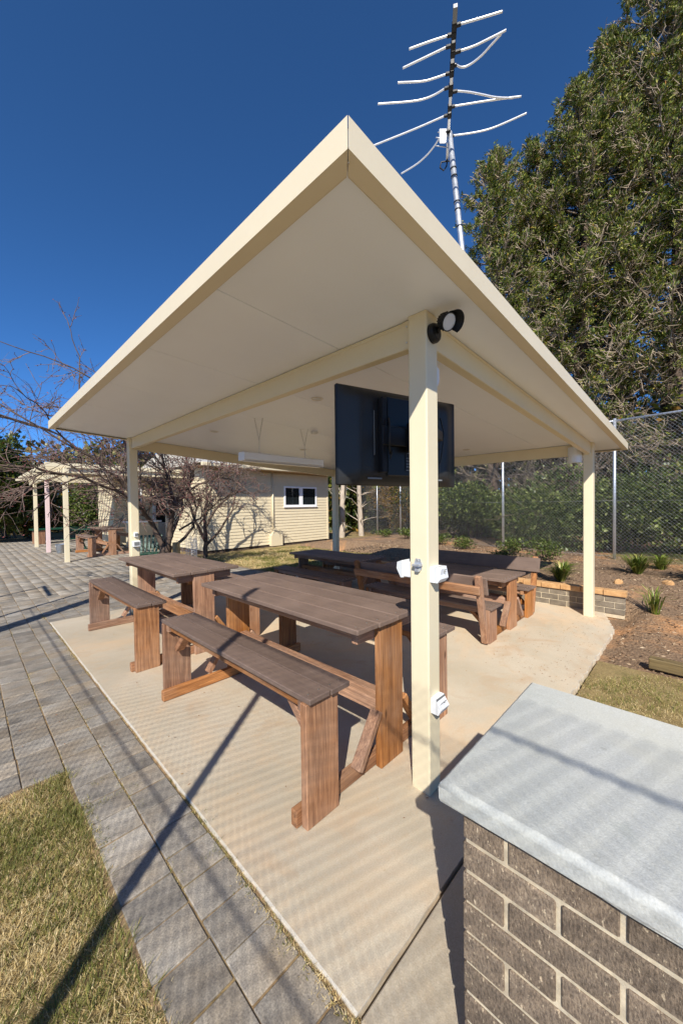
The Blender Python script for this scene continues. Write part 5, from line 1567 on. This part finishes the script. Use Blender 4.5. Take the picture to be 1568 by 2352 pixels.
def s_far(n):
    x = R.uniform(5.2, 10.4, n); y = R.uniform(6.6, 11.9, n)
    ok = (x < 9.4 + vnoise(x, y, .8)) & ~((y > 11.2 + .3 * vnoise(x, y, 1.5)))
    x, y = x[ok], y[ok]; return x, y, np.full(len(x), -.036)
lawn('lawn_grass', 'sunlit dry lawn strip before the house wall', s_far, 90000, 312, .05, .3, .005)
# weeds and dry grass in paver joints
def s_joint(n):
    kx = R.integers(0, 3, n); x = np.array([.403, .607, .815])[kx] + R.normal(0, .011, n); y = R.uniform(.6, 6.4, n)
    # cross joints
    m_ = R.random(n) < .45
    x = np.where(m_, R.uniform(.4, .82, n), x); y = np.where(m_, np.round(y / PL) * PL + R.normal(0, .012, n), y)
    ok = vnoise(x, y, 3.1, 6) + .4 * vnoise(x, y, 11, 2) > .74
    x, y = x[ok], y[ok]; return x, y, np.full(len(x), -.018)
lawn('joint_weeds', 'dry grass tufts growing in the paver joints', s_joint, 42000, 313, .016, .05, .0013)
def s_debris(n):
    y = R.uniform(.5, 7.5, n); b = R.random(n)
    x = np.where(b < .5, .40 + np.abs(R.normal(0, .03, n)), .815 - np.abs(R.normal(0, .022, n)))
    k = vnoise(x, y, 2.3, 14) + .5 * vnoise(x, y, 9, 4)
    ok = (k > .92) & ((y < 2.8) | (b >= .5)); x, y = x[ok], y[ok]; return x, y, np.full(len(x), -.005)
lawn('straw_debris', 'loose straw lying along the edges of the pavers', s_debris, 10000, 314, .011, .04, .0013)
# little leaf litter on slab and pavers
R = np.random.default_rng(320)
n = 900
x = np.concatenate([R.uniform(.84, 6.2, 260), R.uniform(-.5, .8, 240), R.uniform(3.6, 6.2, 400)]); y = np.concatenate([R.uniform(.8, 6.4, 260), R.uniform(2.8, 9, 240), .8 + np.abs(R.normal(0, .5, 400))])
C = np.stack([x, y, np.full(n, .003)], 1); a = R.uniform(0, 6.283, n); U = np.stack([np.cos(a), np.sin(a), R.uniform(0, .3, n)], 1) * R.uniform(.008, .022, (n, 1))
o = link('leaf_litter', quads_mesh(C, U, perp(U, np.tile([0, 0, 1.], (n, 1))) * R.uniform(.001, .005, (n, 1)), M['litter'])); tag(o, 'scattered dry leaf bits on slab and pavers', 'leaves', kind='stuff')
